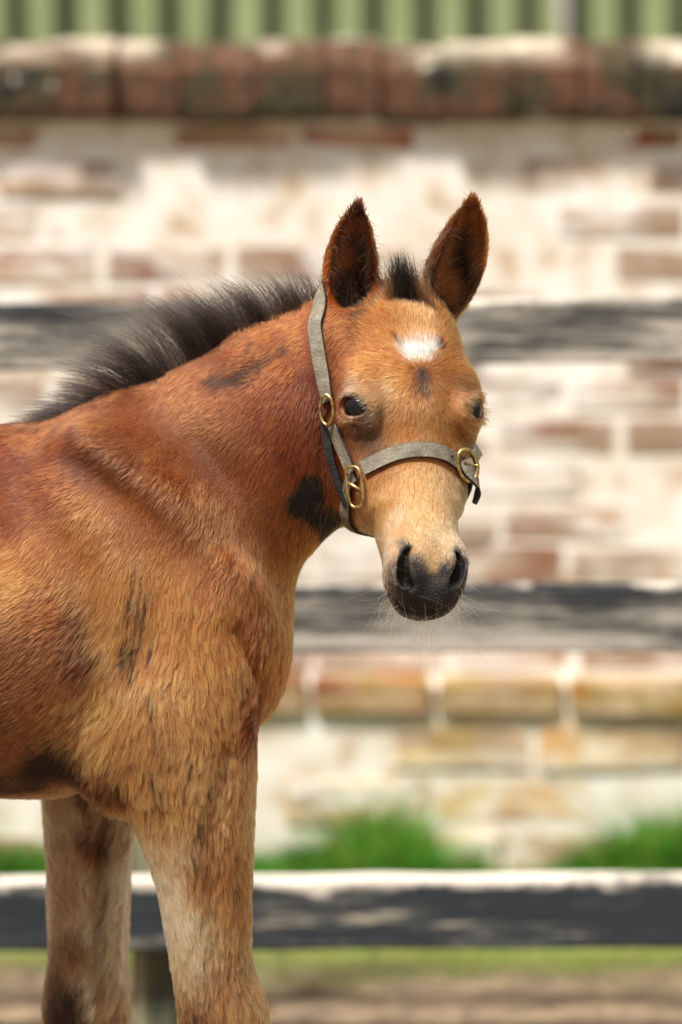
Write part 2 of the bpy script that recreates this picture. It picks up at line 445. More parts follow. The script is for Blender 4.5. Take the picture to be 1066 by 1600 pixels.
class Loft:
    """elliptic tube: stations = (x,y,z, half along u, half along v); u is kept close to the given vector"""
    def __init__(self, st, u, n=2.0, sub=5, cap=0.6, sig=None):
        s = catmull(st, sub)
        s[:, 3:5] = np.maximum(s[:, 3:5], 0.0008)
        self.c = s[:, :3]; self.a = s[:, 3]; self.b = s[:, 4]; self.n = n; self.cap = cap
        u = np.asarray(u, float)
        T = np.gradient(self.c, axis=0); T /= np.linalg.norm(T, axis=1)[:, None]
        U = u[None] - T * (T @ u)[:, None]; U /= np.linalg.norm(U, axis=1)[:, None]
        self.T, self.U, self.V = T, U, np.cross(T, U)
        R = max(self.a.max(), self.b.max())
        self.lo = self.c.min(0) - R; self.hi = self.c.max(0) + R
        sp = np.linalg.norm(np.diff(self.c, axis=0), axis=1).mean()
        self.sig = max(sp * .9, .28 * np.minimum(self.a, self.b).mean()) if sig is None else sig
        m = int(math.ceil(2.5 * self.sig / sp)); self.m = m
        k = np.arange(1, m + 1)[:, None]
        d0 = self.c[0] - self.c[1]; d1 = self.c[-1] - self.c[-2]
        self.cx = np.vstack([(self.c[0] + d0 * k)[::-1], self.c, self.c[-1] + d1 * k])
    def __call__(self, P):
        M = len(self.c)
        D2 = (P * P).sum(1)[:, None] + (self.cx * self.cx).sum(1)[None] - 2 * P @ self.cx.T
        D2 -= D2.min(1)[:, None]
        W = np.exp(-D2 / (2 * self.sig ** 2))
        ts = (W @ (np.arange(len(self.cx)) - self.m)) / W.sum(1)
        endm = (ts <= 0) | (ts >= M - 1)
        ts = np.clip(ts, 0, M - 1 - 1e-6)
        i = ts.astype(int); j = i + 1; tt = ts - i
        w0 = (1 - tt)[:, None]; w1 = tt[:, None]
        C = self.c[i] * w0 + self.c[j] * w1
        U = self.U[i] * w0 + self.U[j] * w1
        V = self.V[i] * w0 + self.V[j] * w1
        T = self.T[i] * w0 + self.T[j] * w1
        a = self.a[i] * (1 - tt) + self.a[j] * tt
        b = self.b[i] * (1 - tt) + self.b[j] * tt
        q = P - C
        u = np.einsum('ij,ij->i', q, U); v = np.einsum('ij,ij->i', q, V); w = np.einsum('ij,ij->i', q, T)
        c = np.minimum(a, b) * self.cap
        w = np.where(endm, w, 0)
        n = self.n
        au, bv, cw = np.abs(u) / a, np.abs(v) / b, np.abs(w) / c
        r = (au ** n + bv ** n + cw ** n) ** (1 / n) + 1e-6
        g = np.sqrt((au ** (n - 1) / a) ** 2 + (bv ** (n - 1) / b) ** 2 + (cw ** (n - 1) / c) ** 2) / r ** (n - 1) + 1e-6
        return (r - 1) / g

class Ell:
    """ellipsoid with axes ax (3x3 rows)"""
    def __init__(self, c, r, ax=None):
        self.c = np.asarray(c, float); self.r = np.asarray(r, float)
        self.ax = np.eye(3) if ax is None else np.asarray(ax, float)
        R = self.r.max()
        self.lo = self.c - R; self.hi = self.c + R
    def __call__(self, P):
        q = (P - self.c) @ self.ax.T
        k0 = np.linalg.norm(q / self.r, axis=1) + 1e-9
        k1 = np.linalg.norm(q / self.r ** 2, axis=1) + 1e-9
        return k0 * (k0 - 1) / k1

class Lid:
    """eyelid rim: an elliptic ring that is thicker over the eye and wraps the ball"""
    def __init__(self, c, n, t, b, rt=.0188, rb=.0128, w=.0034):
        self.c, self.n, self.t, self.b, self.rt, self.rb, self.w = c, n, t, b, rt, rb, w
        self.lo = c - .03; self.hi = c + .03
    def __call__(self, P):
        q = P - self.c
        x, y, z = q @ self.t, q @ self.b, q @ self.n
        ang = np.arctan2(y / self.rb, x / self.rt)
        ex, ey = np.cos(ang) * self.rt, np.sin(ang) * self.rb
        up = np.maximum(0, np.sin(ang))
        hz = .0060 - .0085 * np.cos(ang) ** 2 + .0022 * up
        return np.sqrt((x - ex) ** 2 + (y - ey) ** 2 + (z - hz) ** 2) - self.w - .0016 * up

class Dent:
    """soft furrow (amp > 0) or swelling (amp < 0) along a polyline"""
    def __init__(self, pts, sig, amp):
        self.c = catmull(np.array(pts), 8); self.sig = sig; self.amp = amp
        self.lo = self.c.min(0) - 2.2 * sig; self.hi = self.c.max(0) + 2.2 * sig
        n = len(self.c); self.w = np.sin(np.linspace(0.12, 1, n) ** .8 * math.pi * .94) ** .7
    def __call__(self, P):
        D2 = ((P[:, None, :] - self.c[None]) ** 2).sum(2)
        i = D2.argmin(1)
        W = np.exp(-(D2 - D2.min(1)[:, None]) / (self.sig ** 2 * .5)); w = (W @ self.w) / W.sum(1)
        return self.amp * w * np.exp(-D2[np.arange(len(P)), i] / (2 * self.sig ** 2))

def add(p, k=0.03, op='u'):
    PRIMS.append((p, p.lo, p.hi, op, k))

def sdf(P):
    P = np.asarray(P, float)
    d = np.full(len(P), 0.08)
    for p, lo, hi, op, k in PRIMS:
        m = 0.05 + k
        s = np.flatnonzero(((P > lo - m) & (P < hi + m)).all(1))
        if len(s) == 0: continue
        v = p(P[s])
        if op == 'u': d[s] = smin(d[s], v, k)
        elif op == 'a': d[s] += v
        else: d[s] = smax(d[s], -v, k)
    return d

def grad(P, e=0.0012):
    ks = np.array([[1, -1, -1], [-1, -1, 1], [-1, 1, -1], [1, 1, 1]], float)
    g = np.zeros_like(P)
    for kk in ks:
        g += kk * sdf(P + kk * e)[:, None]
    return g / (4 * e)

def trace(px, py, t0=3.6, t1=5.2):
    px = np.atleast_1d(np.asarray(px, float)); py = np.atleast_1d(np.asarray(py, float))
    D = CF[None] + CR[None] * ((px - 533) * K)[:, None] + CU[None] * ((800 - py) * K)[:, None]
    D /= np.linalg.norm(D, axis=1)[:, None]
    t = np.full(len(px), t0); hit = np.zeros(len(px), bool)
    bestd = np.full(len(px), 1e9); bestt = t.copy()
    for _ in range(140):
        d = sdf(CAM + D * t[:, None])
        m = d < bestd; bestd[m] = d[m]; bestt[m] = t[m]
        hit |= d < 0.0006
        t = np.where(hit | (t > t1), t, t + np.clip(d * 0.6, 0.0004, 0.03))
    t = np.where(hit, t, bestt)
    return CAM + D * t[:, None], hit

Y3 = np.array([0, 1.0, 0])
# --- trunk (x, z, half width, half height)
trunk = [(-1.13, .79, .085, .12), (-1.05, .80, .13, .165), (-.93, .805, .155, .19), (-.78, .795, .155, .19), (-.62, .78, .15, .185),
         (-.48, .765, .158, .195), (-.34, .755, .150, .196), (-.24, .745, .132, .18), (-.18, .725, .115, .155)]
add(Loft([(x, 0, z, a, b) for x, z, a, b in trunk], Y3), .05)
# --- neck
def npt(cx, cy, y, hh, th):
    p = at(cx, cy, y); return (p[0], p[1], p[2], th, hh)
neck = [npt(205, 860, 0.0, .15, .10), npt(295, 785, 0.0, .14, .088), npt(392, 714, -.004, .128, .076), npt(472, 668, -.012, .115, .068),
        npt(530, 638, -.012, .104, .060), npt(582, 590, -.022, .085, .05)]
add(Loft(neck, Y3), .05); NECKLOFT = PRIMS[-1][0]
add(Loft([(*at(400, 565, 0), .032, .034), (*at(470, 530, -.006), .032, .034), (*at(545, 500, -.015), .034, .034), (*at(605, 490, -.025), .03, .03)], Y3), .04)
# withers
add(Loft([(*at(-150, 742, 0), .05, .04), (*at(-20, 740, 0), .055, .045), (*at(90, 728, 0), .05, .045), (*at(190, 692, 0), .04, .045)], Y3), .06)

# --- breast, shoulders
add(Ell(at(378, 978, .0), (.055, .085, .112)), .04)
add(Ell(at(374, 1020, -.045), (.042, .05, .075)), .03)
add(Ell(at(374, 1020, .05), (.042, .05, .075)), .03)
def ax2(px0, py0, px1, py1):
    z = unit(at(px1, py1) - at(px0, py0)); x = unit(np.cross(Y3, z)); return np.array([x, Y3, z])
for s in (-1, 1):
    sh = 0 if s < 0 else -60
    # scapula + upper arm + triceps
    add(Ell(at(225 + sh * .3, 860, s * .075), (.085, .048, .155), ax2(150, 720, 330, 1010)), .05)
    add(Ell(at(300 + sh, 1030, s * .085), (.075, .055, .115), ax2(340, 950, 290, 1130)), .03)
    add(Ell(at(215 + sh, 1040, s * .085), (.062, .048, .135), ax2(190, 900, 240, 1180)), .03)
# fine relief on the near side: scapular ridge, furrows before the shoulder and behind the arm, skin folds
def dent(pts, sig, amp): add(Dent([at(*p) for p in pts], sig, amp), 0, 'a')
DENTS = []
def late_dent(*a): DENTS.append(a)
late_dent([(150, 690, -.10), (230, 750, -.12), (330, 840, -.135), (440, 930, -.10)], .016, -.009)
late_dent([(250, 720, -.11), (330, 790, -.12), (420, 890, -.11)], .012, -.0055)
late_dent([(308, 692, -.08), (345, 735, -.09), (400, 800, -.09)], .014, .007)
late_dent([(60, 700, -.09), (120, 730, -.10), (190, 800, -.12), (240, 880, -.13)], .018, .007)
late_dent([(105, 850, -.14), (135, 950, -.15), (146, 1060, -.15), (150, 1120, -.14)], .013, .007)
late_dent([(365, 980, -.12), (388, 1060, -.10), (384, 1130, -.09)], .010, .010)
late_dent([(250, 930, -.13), (230, 1010, -.14), (205, 1090, -.14)], .012, .003)
late_dent([(352, 1170, -.14), (330, 1290, -.14), (328, 1400, -.13), (338, 1540, -.13)], .0095, .0075)
late_dent([(262, 1200, -.14), (262, 1300, -.14), (286, 1420, -.13)], .012, .004)
late_dent([(176, 1255, .04), (166, 1350, .045), (160, 1450, .048), (156, 1550, .05)], .0075, .016)
late_dent([(566, 655, -.15), (585, 700, -.17), (604, 750, -.18)], .010, .0045)
late_dent([(722, 660, -.14), (712, 710, -.16), (704, 760, -.18)], .010, .0035)
late_dent([(606, 770, -.19), (618, 810, -.2), (622, 842, -.21)], .009, .003)
late_dent([(575, 585, -.13), (590, 605, -.14), (600, 625, -.15)], .010, .003)
late_dent([(536, 560, -.1), (548, 530, -.1), (560, 505, -.1)], .014, .0035)
late_dent([(300, 700, -.1), (262, 740, -.1), (215, 760, -.1)], .010, .0025)
late_dent([(455, 800, -.08), (462, 860, -.07), (468, 905, -.06)], .012, .003)
late_dent([(498, 610, -.06), (508, 715, -.07), (540, 795, -.07)], .011, .007)
late_dent([(330, 600, -.07), (380, 588, -.07), (440, 545, -.06)], .011, .004)
# --- fore legs: (px, py, half x, half y)
def leg(st, y, yl=0.0):
    n = len(st)
    L = []
    for i, (px, py, hx, hy, dy) in enumerate(st):
        p = at(px, py, y + dy); L.append((p[0], p[1], p[2], hy, hx))
    return L
def leg_w(st):      # world stations (x, y, z, half x, half y)
    return [(x, y, z, hy, hx) for x, y, z, hx, hy in st]
near = leg([(270, 1010, .080, .05, .03), (280, 1100, .080, .060, .005), (290, 1190, .077, .060, 0), (303, 1270, .066, .054, 0), (316, 1350, .054, .048, 0), (324, 1430, .0465, .044, 0), (332, 1510, .0425, .041, 0)], -.095)
kz = at(349, 1590, -.095)
near += [(kz[0], kz[1], kz[2], .040, .047)]
near += leg_w([(kz[0] + .004, kz[1], .262, .043, .038), (kz[0] - .004, kz[1], .225, .030, .028), (kz[0] - .006, kz[1], .17, .025, .023), (kz[0] - .004, kz[1], .115, .029, .027),
               (kz[0] + .006, kz[1], .09, .031, .029), (kz[0] + .024, kz[1], .055, .026, .026), (kz[0] + .036, kz[1], .035, .033, .033), (kz[0] + .046, kz[1], .002, .043, .040)])
add(Loft(near, Y3, n=2.2), .035)
far = leg([(175, 1090, .085, .055, 0), (152, 1190, .070, .052, 0), (139, 1270, .053, .046, 0), (138, 1340, .048, .043, 0), (137, 1420, .0455, .041, 0), (135, 1500, .0435, .040, 0)], .085)
kf = at(133, 1575, .085)
far += [(kf[0], kf[1], kf[2], .040, .048)]
far += leg_w([(kf[0], kf[1], .262, .042, .038), (kf[0] - .008, kf[1], .225, .030, .028), (kf[0] - .012, kf[1], .17, .025, .023), (kf[0] - .012, kf[1], .115, .029, .027),
              (kf[0] - .004, kf[1], .09, .031, .029), (kf[0] + .014, kf[1], .055, .026, .026), (kf[0] + .026, kf[1], .035, .033, .033), (kf[0] + .036, kf[1], .002, .043, .040)])
add(Loft(far, Y3, n=2.3), .03)
# tendon ridge on the inside of the far leg, soft fold of skin behind the near elbow
add(Loft([(*at(196, 1240, .058), .012, .014), (*at(182, 1360, .050), .009, .011), (*at(176, 1450, .050), .007, .009), (*at(172, 1560, .056), .004, .006)], Y3), .018)
add(Ell(at(170, 1180, -.085), (.03, .03, .05)), .05)
# --- hind legs
for s, dx in ((-1, -.02), (1, .10)):
    hl = leg_w([(-.98 + dx, s * .075, .80, .15, .07), (-.985 + dx, s * .085, .68, .135, .066), (-1.0 + dx, s * .09, .57, .095, .055), (-1.06 + dx, s * .09, .47, .062, .044), (-1.11 + dx, s * .09, .395, .048, .036),
                (-1.125 + dx, s * .09, .35, .043, .034), (-1.115 + dx, s * .09, .30, .034, .029), (-1.105 + dx, s * .09, .21, .027, .024), (-1.095 + dx, s * .09, .12, .031, .028), (-1.075 + dx, s * .09, .075, .028, .027),
                (-1.055 + dx, s * .09, .04, .034, .033), (-1.045 + dx, s * .09, .002, .044, .041)])
    add(Loft(hl, Y3, n=2.2), .04)

# --- head: local frame l (to the photo's right), f (out of the face), s (down the face)
PSI, THETA, ROLL = math.radians(15), math.radians(28), math.radians(2.6)
Hh = np.array([math.sin(PSI), -math.cos(PSI), 0]); Zw = np.array([0, 0, 1.0])
HD = math.cos(THETA) * -Zw + math.sin(THETA) * Hh
HF = math.cos(THETA) * Hh + math.sin(THETA) * Zw
HX = np.cross(HD, HF); HX = HX if HX[0] > 0 else -HX
HX, HD = math.cos(ROLL) * HX + math.sin(ROLL) * HD, math.cos(ROLL) * HD - math.sin(ROLL) * HX
HO = at(640, 455, -.035)
def hp(l, f, s): return HO + l * HX + f * HF + s * .955 * HD
HAX = np.array([HX, HF, HD])
def hax(rx=0, rf=0, rs=0):
    M = Matrix.Rotation(rs, 3, 'Z') @ Matrix.Rotation(rf, 3, 'Y') @ Matrix.Rotation(rx, 3, 'X')
    return np.array(M) @ HAX
HEAD0 = len(PRIMS)
hs = [(-.005, -.03, -.115, .050), (.025, -.004, -.135, .069), (.07, .006, -.155, .0745), (.115, .006, -.17, .073), (.155, .001, -.172, .066), (.195, -.006, -.155, .0575),
      (.235, -.010, -.128, .0505), (.275, -.011, -.105, .0445), (.31, -.010, -.092, .042), (.342, -.013, -.085, .041), (.364, -.024, -.078, .031)]
L = []
for s, f, g, a in hs:
    p = hp(0, (f + g) / 2, s); L.append((*p, a, (f - g) / 2))
add(Loft(L, HX, n=2.2), .03); HEADLOFT = PRIMS[-1][0]
for s in (-1, 1):
    # masseter, orbit, zygomatic crest, temple
    add(Ell(hp(s * .039, -.108, .165), (.032, .068, .08), hax(0, 0, 0)), .025)
    add(Ell(hp(s * .058, -.038, .118), (.0205, .027, .034), hax(0, 0, 0)), .026)
    add(Loft([(*hp(s * .054, -.056, .15), .012, .012), (*hp(s * .048, -.06, .195), .009, .009), (*hp(s * .040, -.056, .235), .005, .005)], HX), .035)
    # muzzle: nostril wings, lips
    add(Ell(hp(s * .027, -.028, .335), (.0165, .019, .034), hax(0, s * .12, 0)), .016)
add(Ell(hp(0, -.058, .346), (.032, .030, .028)), .025)      # upper lip
add(Ell(hp(0, -.076, .356), (.023, .020, .014)), .012)      # lower lip / chin
# poll bump between the ears
add(Ell(hp(0, -.05, .008), (.045, .04, .028)), .03)
# eye sockets
EYES = []
for s in (-1, 1):
    n = unit(s * .80 * HX + .60 * HF + .0 * HD)
    p = hp(s * (.0605 if s < 0 else .056), -.026, .1390)
    tt = np.linspace(-.05, .05, 101)
    p = p + n * tt[np.argmin(np.abs(sdf(p + n * tt[:, None])))]        # on the lid surface
    c = p - n * .0163
    t = unit((HF * .9 + HD * .32) - n * ((HF * .9 + HD * .32) @ n)); b = np.cross(n, t)
    if b @ HD > 0: b = -b                                     # b points up the face
    EYES.append((c, n, t, b))
    add(Ell(p - n * .0108, (.012, .0270, .0220), np.array([n, t, b])), .012)
    add(Lid(p - n * .0052, n, t, b), .007)
    add(Ell(p + n * .002, (.0105, .0172, .0112), np.array([n, t, b])), .004, 's')
# nostrils: comma-shaped hollows opening forward and outward
NOSTRILS = []
for px_, depth_, wid_ in (([(640, 851), (631, 866), (627, 888), (631, 908), (643, 918)], .004, (.0026, .0046, .0062, .0066, .0040)), ([(716, 858), (722, 874), (719, 893), (711, 910), (701, 917)], .003, (.0022, .0038, .0052, .0056, .0034))):
    p_, _ = trace([p[0] for p in px_], [p[1] for p in px_])
    g_ = grad(p_, .004); g_ /= np.linalg.norm(g_, axis=1)[:, None]
    lo_ = Loft([(*(p - g * depth_), w, .011) for p, g, w in zip(p_, g_, wid_)], HX, sub=4)
    rim = Loft([(*(p - g * .002 + HX * (-.0055 if px_[0][0] < 680 else .004)), .0034, .0034) for p, g in zip(p_[1:], g_[1:])], HX, sub=4)
    NOSTRILS.append(lo_)
    add(rim, .010); add(lo_, .006, 's')
# mouth line, with the lower lip showing under it
mp_, _ = trace([607, 622, 642, 665, 688, 704, 716], [930, 945, 954, 957, 953, 943, 928])
mg_ = grad(mp_, .004); mg_ /= np.linalg.norm(mg_, axis=1)[:, None]
MOUTH = Loft([(*(p - g * .0005), .0045, .0021) for p, g in zip(mp_, mg_)], HF, sub=4)
add(MOUTH, .005, 's')
add(Ell(mp_[1] + HX * .010 + HF * .001 + HD * -.012, (.012, .010, .013)), .012)
add(Ell(mp_[5] - HX * .010 + HF * .001 + HD * -.012, (.012, .010, .013)), .012)
HEAD1 = len(PRIMS)
def head_sdf(P):
    d = np.full(len(P), .08)
    for p, lo, hi, op, k in PRIMS[HEAD0:HEAD1]:
        if op == 'u' and not isinstance(p, Lid): d = smin(d, p(P), k)
    return d
# ears
def ear(base, tip, face, bend, wid):
    base, tip, face = np.array(base), np.array(tip), unit(face)
    ax = tip - base; Ln = np.linalg.norm(ax); ax = ax / Ln
    face = unit(face - ax * (face @ ax)); side = np.cross(ax, face)
    prof = [(0, .020, .021), (.15, .026, .023), (.35, .0305, .021), (.55, .0285, .0175), (.75, .0215, .012), (.9, .0125, .007), (1.0, .0045, .0035)]
    st = []; si = []
    for t, w, d in prof:
        c = base + ax * (t * Ln) + side * bend * math.sin(t * 2.6) + face * (-.006 * t)
        st.append((*c, w * wid, d))
        if .08 < t < .95:
            ci = c + face * (d * .66)
            si.append((*ci, w * wid * .76 * min(1, .25 + t * 2.2), d * 1.05 * min(1, .4 + t * 1.6)))
    return Loft(st, side, sub=4), Loft(si, side, sub=4)
EARS = []
for (b, t, fc, bend, wid) in (((-.052, -.062, .012), at(564, 322, -.075), (.10, -1, .1), -.006, 1.0), ((.050, -.062, -.004), at(736, 315, -.055), (.35, -1, .1), .006, 1.1)):
    base = hp(*b)
    o, i = ear(base, t, fc, bend, wid)
    EARS.append((base, np.array(t), o))
    add(o, .016); add(i, .006, 's')

for D_ in DENTS: dent(*D_)
# ------------------------------------------------------------------ surface extraction (naive surface nets)
def extract(h=0.0032):
    lo = np.min([p[1] for p in PRIMS if p[3] == 'u'], 0) - .03
    hi = np.max([p[2] for p in PRIMS if p[3] == 'u'], 0) + .03
    lo[2] = max(lo[2], -.01)
    B = 4
    nb = np.ceil((hi - lo) / (h * B)).astype(int)
    n = nb * B
    bc = np.stack(np.meshgrid(*[np.arange(k) for k in nb], indexing='ij'), -1).reshape(-1, 3)
    cen = lo + (bc + .5) * B * h
    dc = sdf(cen)
    inside = np.repeat(np.repeat(np.repeat((dc < 0).reshape(nb), B, 0), B, 1), B, 2)
    F = np.where(inside, np.float32(-.05), np.float32(.05))
    act = bc[np.abs(dc) < B * h * 2.6]
    off = np.stack(np.meshgrid(*[np.arange(B)] * 3, indexing='ij'), -1).reshape(-1, 3)
    for c0 in range(0, len(act), 6000):
        g = (act[c0:c0 + 6000, None, :] * B + off[None]).reshape(-1, 3)
        F[g[:, 0], g[:, 1], g[:, 2]] = sdf(lo + g * h)
    ins = F < 0
    acc_id, acc_p = [], []
    quads = []
    st = np.array([n[1] * n[2], n[2], 1])
    for a in range(3):
        sl0 = [slice(None)] * 3; sl1 = [slice(None)] * 3
        sl0[a] = slice(0, -1); sl1[a] = slice(1, None)
        e = np.argwhere(ins[tuple(sl0)] != ins[tuple(sl1)])
        b, c = [x for x in range(3) if x != a]
        e = e[(e[:, b] > 0) & (e[:, c] > 0)]
        e1 = e.copy(); e1[:, a] += 1
        v0 = F[e[:, 0], e[:, 1], e[:, 2]]; v1 = F[e1[:, 0], e1[:, 1], e1[:, 2]]
        p = e.astype(float); p[:, a] += v0 / (v0 - v1)
        ids = []
        for db, dc_ in ((0, 0), (1, 0), (1, 1), (0, 1)):
            q = e.copy(); q[:, b] -= db; q[:, c] -= dc_
            i = q @ st; ids.append(i); acc_id.append(i); acc_p.append(p)
        quad = np.stack(ids, 1)
        flip = (v0 < 0) ^ (a == 1)
        quad[~flip] = quad[~flip][:, ::-1]
        quads.append(quad)
    ids = np.concatenate(acc_id); pp = np.concatenate(acc_p)
    uq, inv = np.unique(ids, return_inverse=True)
    cnt = np.bincount(inv)
    V = np.stack([np.bincount(inv, pp[:, k]) / cnt for k in range(3)], 1) * h + lo
    Q = np.searchsorted(uq, np.concatenate(quads))
    for _ in range(2):
        d = sdf(V); g = grad(V); g2 = np.maximum((g * g).sum(1), .05)
        V -= g * np.clip(d / g2, -h, h)[:, None] * .9
    N = grad(V); N /= np.linalg.norm(N, axis=1)[:, None] + 1e-9
    return V, Q, N
# ------------------------------------------------------------------ foal: skin mesh
MESH_H = 0.0030
V, Q, N = extract(MESH_H)

# coat anchors: point on the coat (survey pixel traced to the skin), reach, colour
BODY_C = [
 (-60,720,1,(112,52,28)),(20,725,1,(120,55,28)),(0,800,1,(138,68,34)),(60,765,1,(146,76,40)),(125,700,.8,(122,70,42)),(185,725,.8,(130,76,46)),(60,690,.8,(150,82,44)),
 (10,920,1,(226,160,92)),(60,880,1,(190,118,62)),(60,960,1,(172,100,52)),(30,1030,1,(156,90,46)),(108,990,.7,(128,72,38)),(126,1040,.6,(112,60,34)),(50,1100,1,(168,102,56)),(15,1160,1,(150,90,50)),
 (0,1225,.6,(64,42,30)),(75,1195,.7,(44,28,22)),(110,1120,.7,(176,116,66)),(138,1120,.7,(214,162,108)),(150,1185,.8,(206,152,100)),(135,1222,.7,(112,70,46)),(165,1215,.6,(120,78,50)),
 (200,820,1,(178,112,64)),(150,830,1,(190,122,68)),(250,900,1,(204,138,78)),(165,910,1,(206,144,84)),(210,1000,1,(196,136,82)),(300,1000,1,(194,130,74)),(330,1080,1,(198,136,82)),(260,1100,1,(200,142,90)),(185,1080,1,(210,156,102)),(165,1010,.7,(214,160,106)),
 (350,900,1,(162,94,50)),(300,830,1,(172,106,60)),(250,770,1,(156,92,54)),(400,960,1,(158,90,46)),(440,930,1,(178,108,58)),(425,1050,1,(166,94,46)),(400,1115,1,(122,66,36)),(345,960,1,(186,118,62)),
 (300,640,1,(164,98,56)),(230,660,1,(150,86,46)),(350,680,1,(156,90,50)),(420,620,1,(146,74,38)),(450,560,1,(168,92,46)),(385,570,1,(130,66,34)),(470,520,.8,(180,104,52)),(400,760,1,(164,94,48)),(330,720,.8,(140,80,44)),(450,850,1,(166,96,48)),(485,885,.9,(192,122,64)),(470,700,1,(138,66,36)),(482,610,1,(134,64,36)),(520,840,.7,(176,108,56)),(180,620,.8,(128,72,40)),(100,665,.9,(150,80,40)),
 (225,1230,1,(198,144,94)),(330,1230,1,(206,150,98)),(385,1240,1,(200,140,88)),(250,1380,.9,(238,208,170)),(338,1370,1,(176,120,74)),(385,1400,1,(172,116,70)),(290,1480,.9,(236,206,164)),(365,1490,1,(194,146,100)),(305,1570,.8,(150,104,70)),(300,1600,.7,(92,60,42)),(385,1590,1,(194,146,98)),(345,1560,.9,(176,128,86)),(278,1430,.8,(240,212,172)),(300,1540,.7,(206,168,126)),(262,1330,.7,(222,180,136)),
 (90,1270,.8,(200,164,126)),(150,1300,.9,(152,112,84)),(195,1290,.7,(216,182,142)),(95,1400,.9,(190,146,106)),(140,1420,.9,(214,178,138)),(180,1430,.6,(238,212,176)),(184,1370,.6,(234,206,168)),(150,1400,.6,(176,132,94)),(178,1490,.6,(226,196,156)),(85,1540,.8,(110,74,54)),(150,1530,.9,(212,176,136)),(95,1595,.8,(66,44,34)),(180,1560,.8,(176,136,98)),(110,1480,.7,(140,100,70)),
]
HEAD_C = [
 (600,475,1,(196,124,68)),(650,490,1,(216,150,90)),(700,500,1,(198,130,72)),(560,560,1,(196,120,62)),(605,560,1,(204,134,74)),(715,560,1,(204,132,72)),(533,560,.8,(168,90,44)),(530,520,.8,(150,78,40)),
 (640,625,1,(206,142,82)),(700,640,1,(206,142,82)),(728,625,.7,(168,112,68)),(590,625,.8,(192,150,108)),(548,600,.6,(178,138,108)),(575,660,.7,(140,104,80)),(570,685,.8,(128,88,62)),(600,700,.8,(172,126,86)),(735,605,.8,(140,94,60)),(735,670,.8,(190,130,78)),(528,700,.8,(184,116,58)),(540,760,.8,(176,108,56)),(520,650,.7,(160,88,46)),
 (640,680,1,(214,142,78)),(690,685,1,(206,136,72)),(660,760,1,(228,168,102)),(650,805,1,(234,180,118)),(700,800,1,(228,168,108)),(600,790,1,(218,154,90)),(590,740,.9,(190,126,70)),(600,835,.8,(236,194,146)),(622,800,.6,(222,188,154)),(690,840,.9,(232,196,146)),(655,842,.8,(232,190,136)),(715,830,.7,(232,200,160)),
 (612,862,.7,(224,186,150)),(628,850,.45,(112,92,86)),(612,890,.5,(100,84,78)),(650,880,.5,(46,40,41)),(658,905,.7,(26,23,25)),(658,930,.8,(24,21,23)),(712,862,.45,(150,122,108)),(724,895,.5,(96,84,82)),(693,893,.6,(28,25,27)),(690,925,.7,(30,27,28)),(680,868,.5,(216,176,124)),(660,955,.9,(34,31,28)),(626,928,.5,(70,62,62)),(612,925,.55,(104,80,72)),(622,945,.6,(50,42,40)),(700,940,.6,(60,52,50)),(725,880,.5,(96,82,80)),
]
EAR_C = [(520,430,1,(206,112,48)),(590,400,1,(190,100,42)),(563,320,.8,(70,44,32)),(548,400,1,(58,26,13)),(553,460,1,(44,22,12)),(735,312,.8,(120,68,36)),(762,400,1,(214,120,50)),(690,410,1,(130,66,34)),(735,400,1,(60,26,13)),(725,460,1,(46,22,12)),(700,440,.9,(90,48,30)),(590,440,1,(150,82,42))]  # rim highlight and inner shade of the ears are painted into these colours
# marks with a shape of their own: (polyline, radius m, softness, colour, fur length factor)
MARKS = [
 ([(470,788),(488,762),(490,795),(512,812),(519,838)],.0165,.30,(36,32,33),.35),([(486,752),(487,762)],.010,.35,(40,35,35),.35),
 ([(638,547),(656,542),(677,541)],.0072,.5,(246,241,236),1.3),([(645,558),(668,556)],.0070,.5,(242,237,232),1.3),([(685,534),(691,545)],.0026,.9,(60,38,32),1),([(618,526),(627,538)],.0022,1.0,(92,56,38),1),
 ([(660,580),(661,590)],.0072,1.0,(66,44,38),1),([(655,605),(663,608)],.006,.8,(96,62,46),1),
 ([(322,594),(365,592),(400,575),(440,548)],.0050,1.1,(82,44,26),.9),([(335,598),(375,592)],.0075,1.1,(62,35,24),.9),
 ([(40,670),(120,668)],.006,.9,(90,50,34),1),
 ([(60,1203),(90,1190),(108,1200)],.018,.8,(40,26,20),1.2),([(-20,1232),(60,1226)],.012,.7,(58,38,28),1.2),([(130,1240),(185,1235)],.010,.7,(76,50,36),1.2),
 ([(604,446),(584,470),(556,494)],.004,1.2,(78,46,30),1),([(668,440),(690,468),(706,490)],.004,1.2,(64,40,30),1),([(610,432),(640,424),(668,428)],.007,.7,(50,36,30),1),
 ([(535,622),(543,616),(556,620),(566,634),(575,645)],.0032,.6,(40,30,28),.5),([(545,648),(560,650),(572,648)],.003,.6,(60,46,42),.5),([(745,622),(738,632),(737,645)],.003,.6,(44,34,30),.5),
 ([(680,850),(678,884)],.0052,.9,(206,166,114),.8),
 ([(562,378),(568,408),(562,440)],.0135,1.2,(10,6,5),.7),([(722,372),(722,400),(728,428)],.0135,1.2,(10,6,5),.7),([(640,958),(685,958)],.004,.8,(14,13,12),.4),([(650,948),(675,948)],.003,1.0,(58,62,34),.6),  # the two black ear marks paint in the shade of the hollows
 ([(174,1270),(166,1350),(160,1450)],.0032,.8,(120,84,60),1),([(538,642),(550,652),(568,652)],.0022,.7,(206,172,140),.6),([(532,606),(545,603),(560,610)],.0026,.8,(198,160,130),.8),([(568,658),(580,690),(596,720)],.007,1.2,(112,74,54),1),
 ([(85,1585),(110,1560)],.016,.7,(56,38,30),1),([(140,1300),(160,1325)],.010,.9,(96,66,50),1),
]
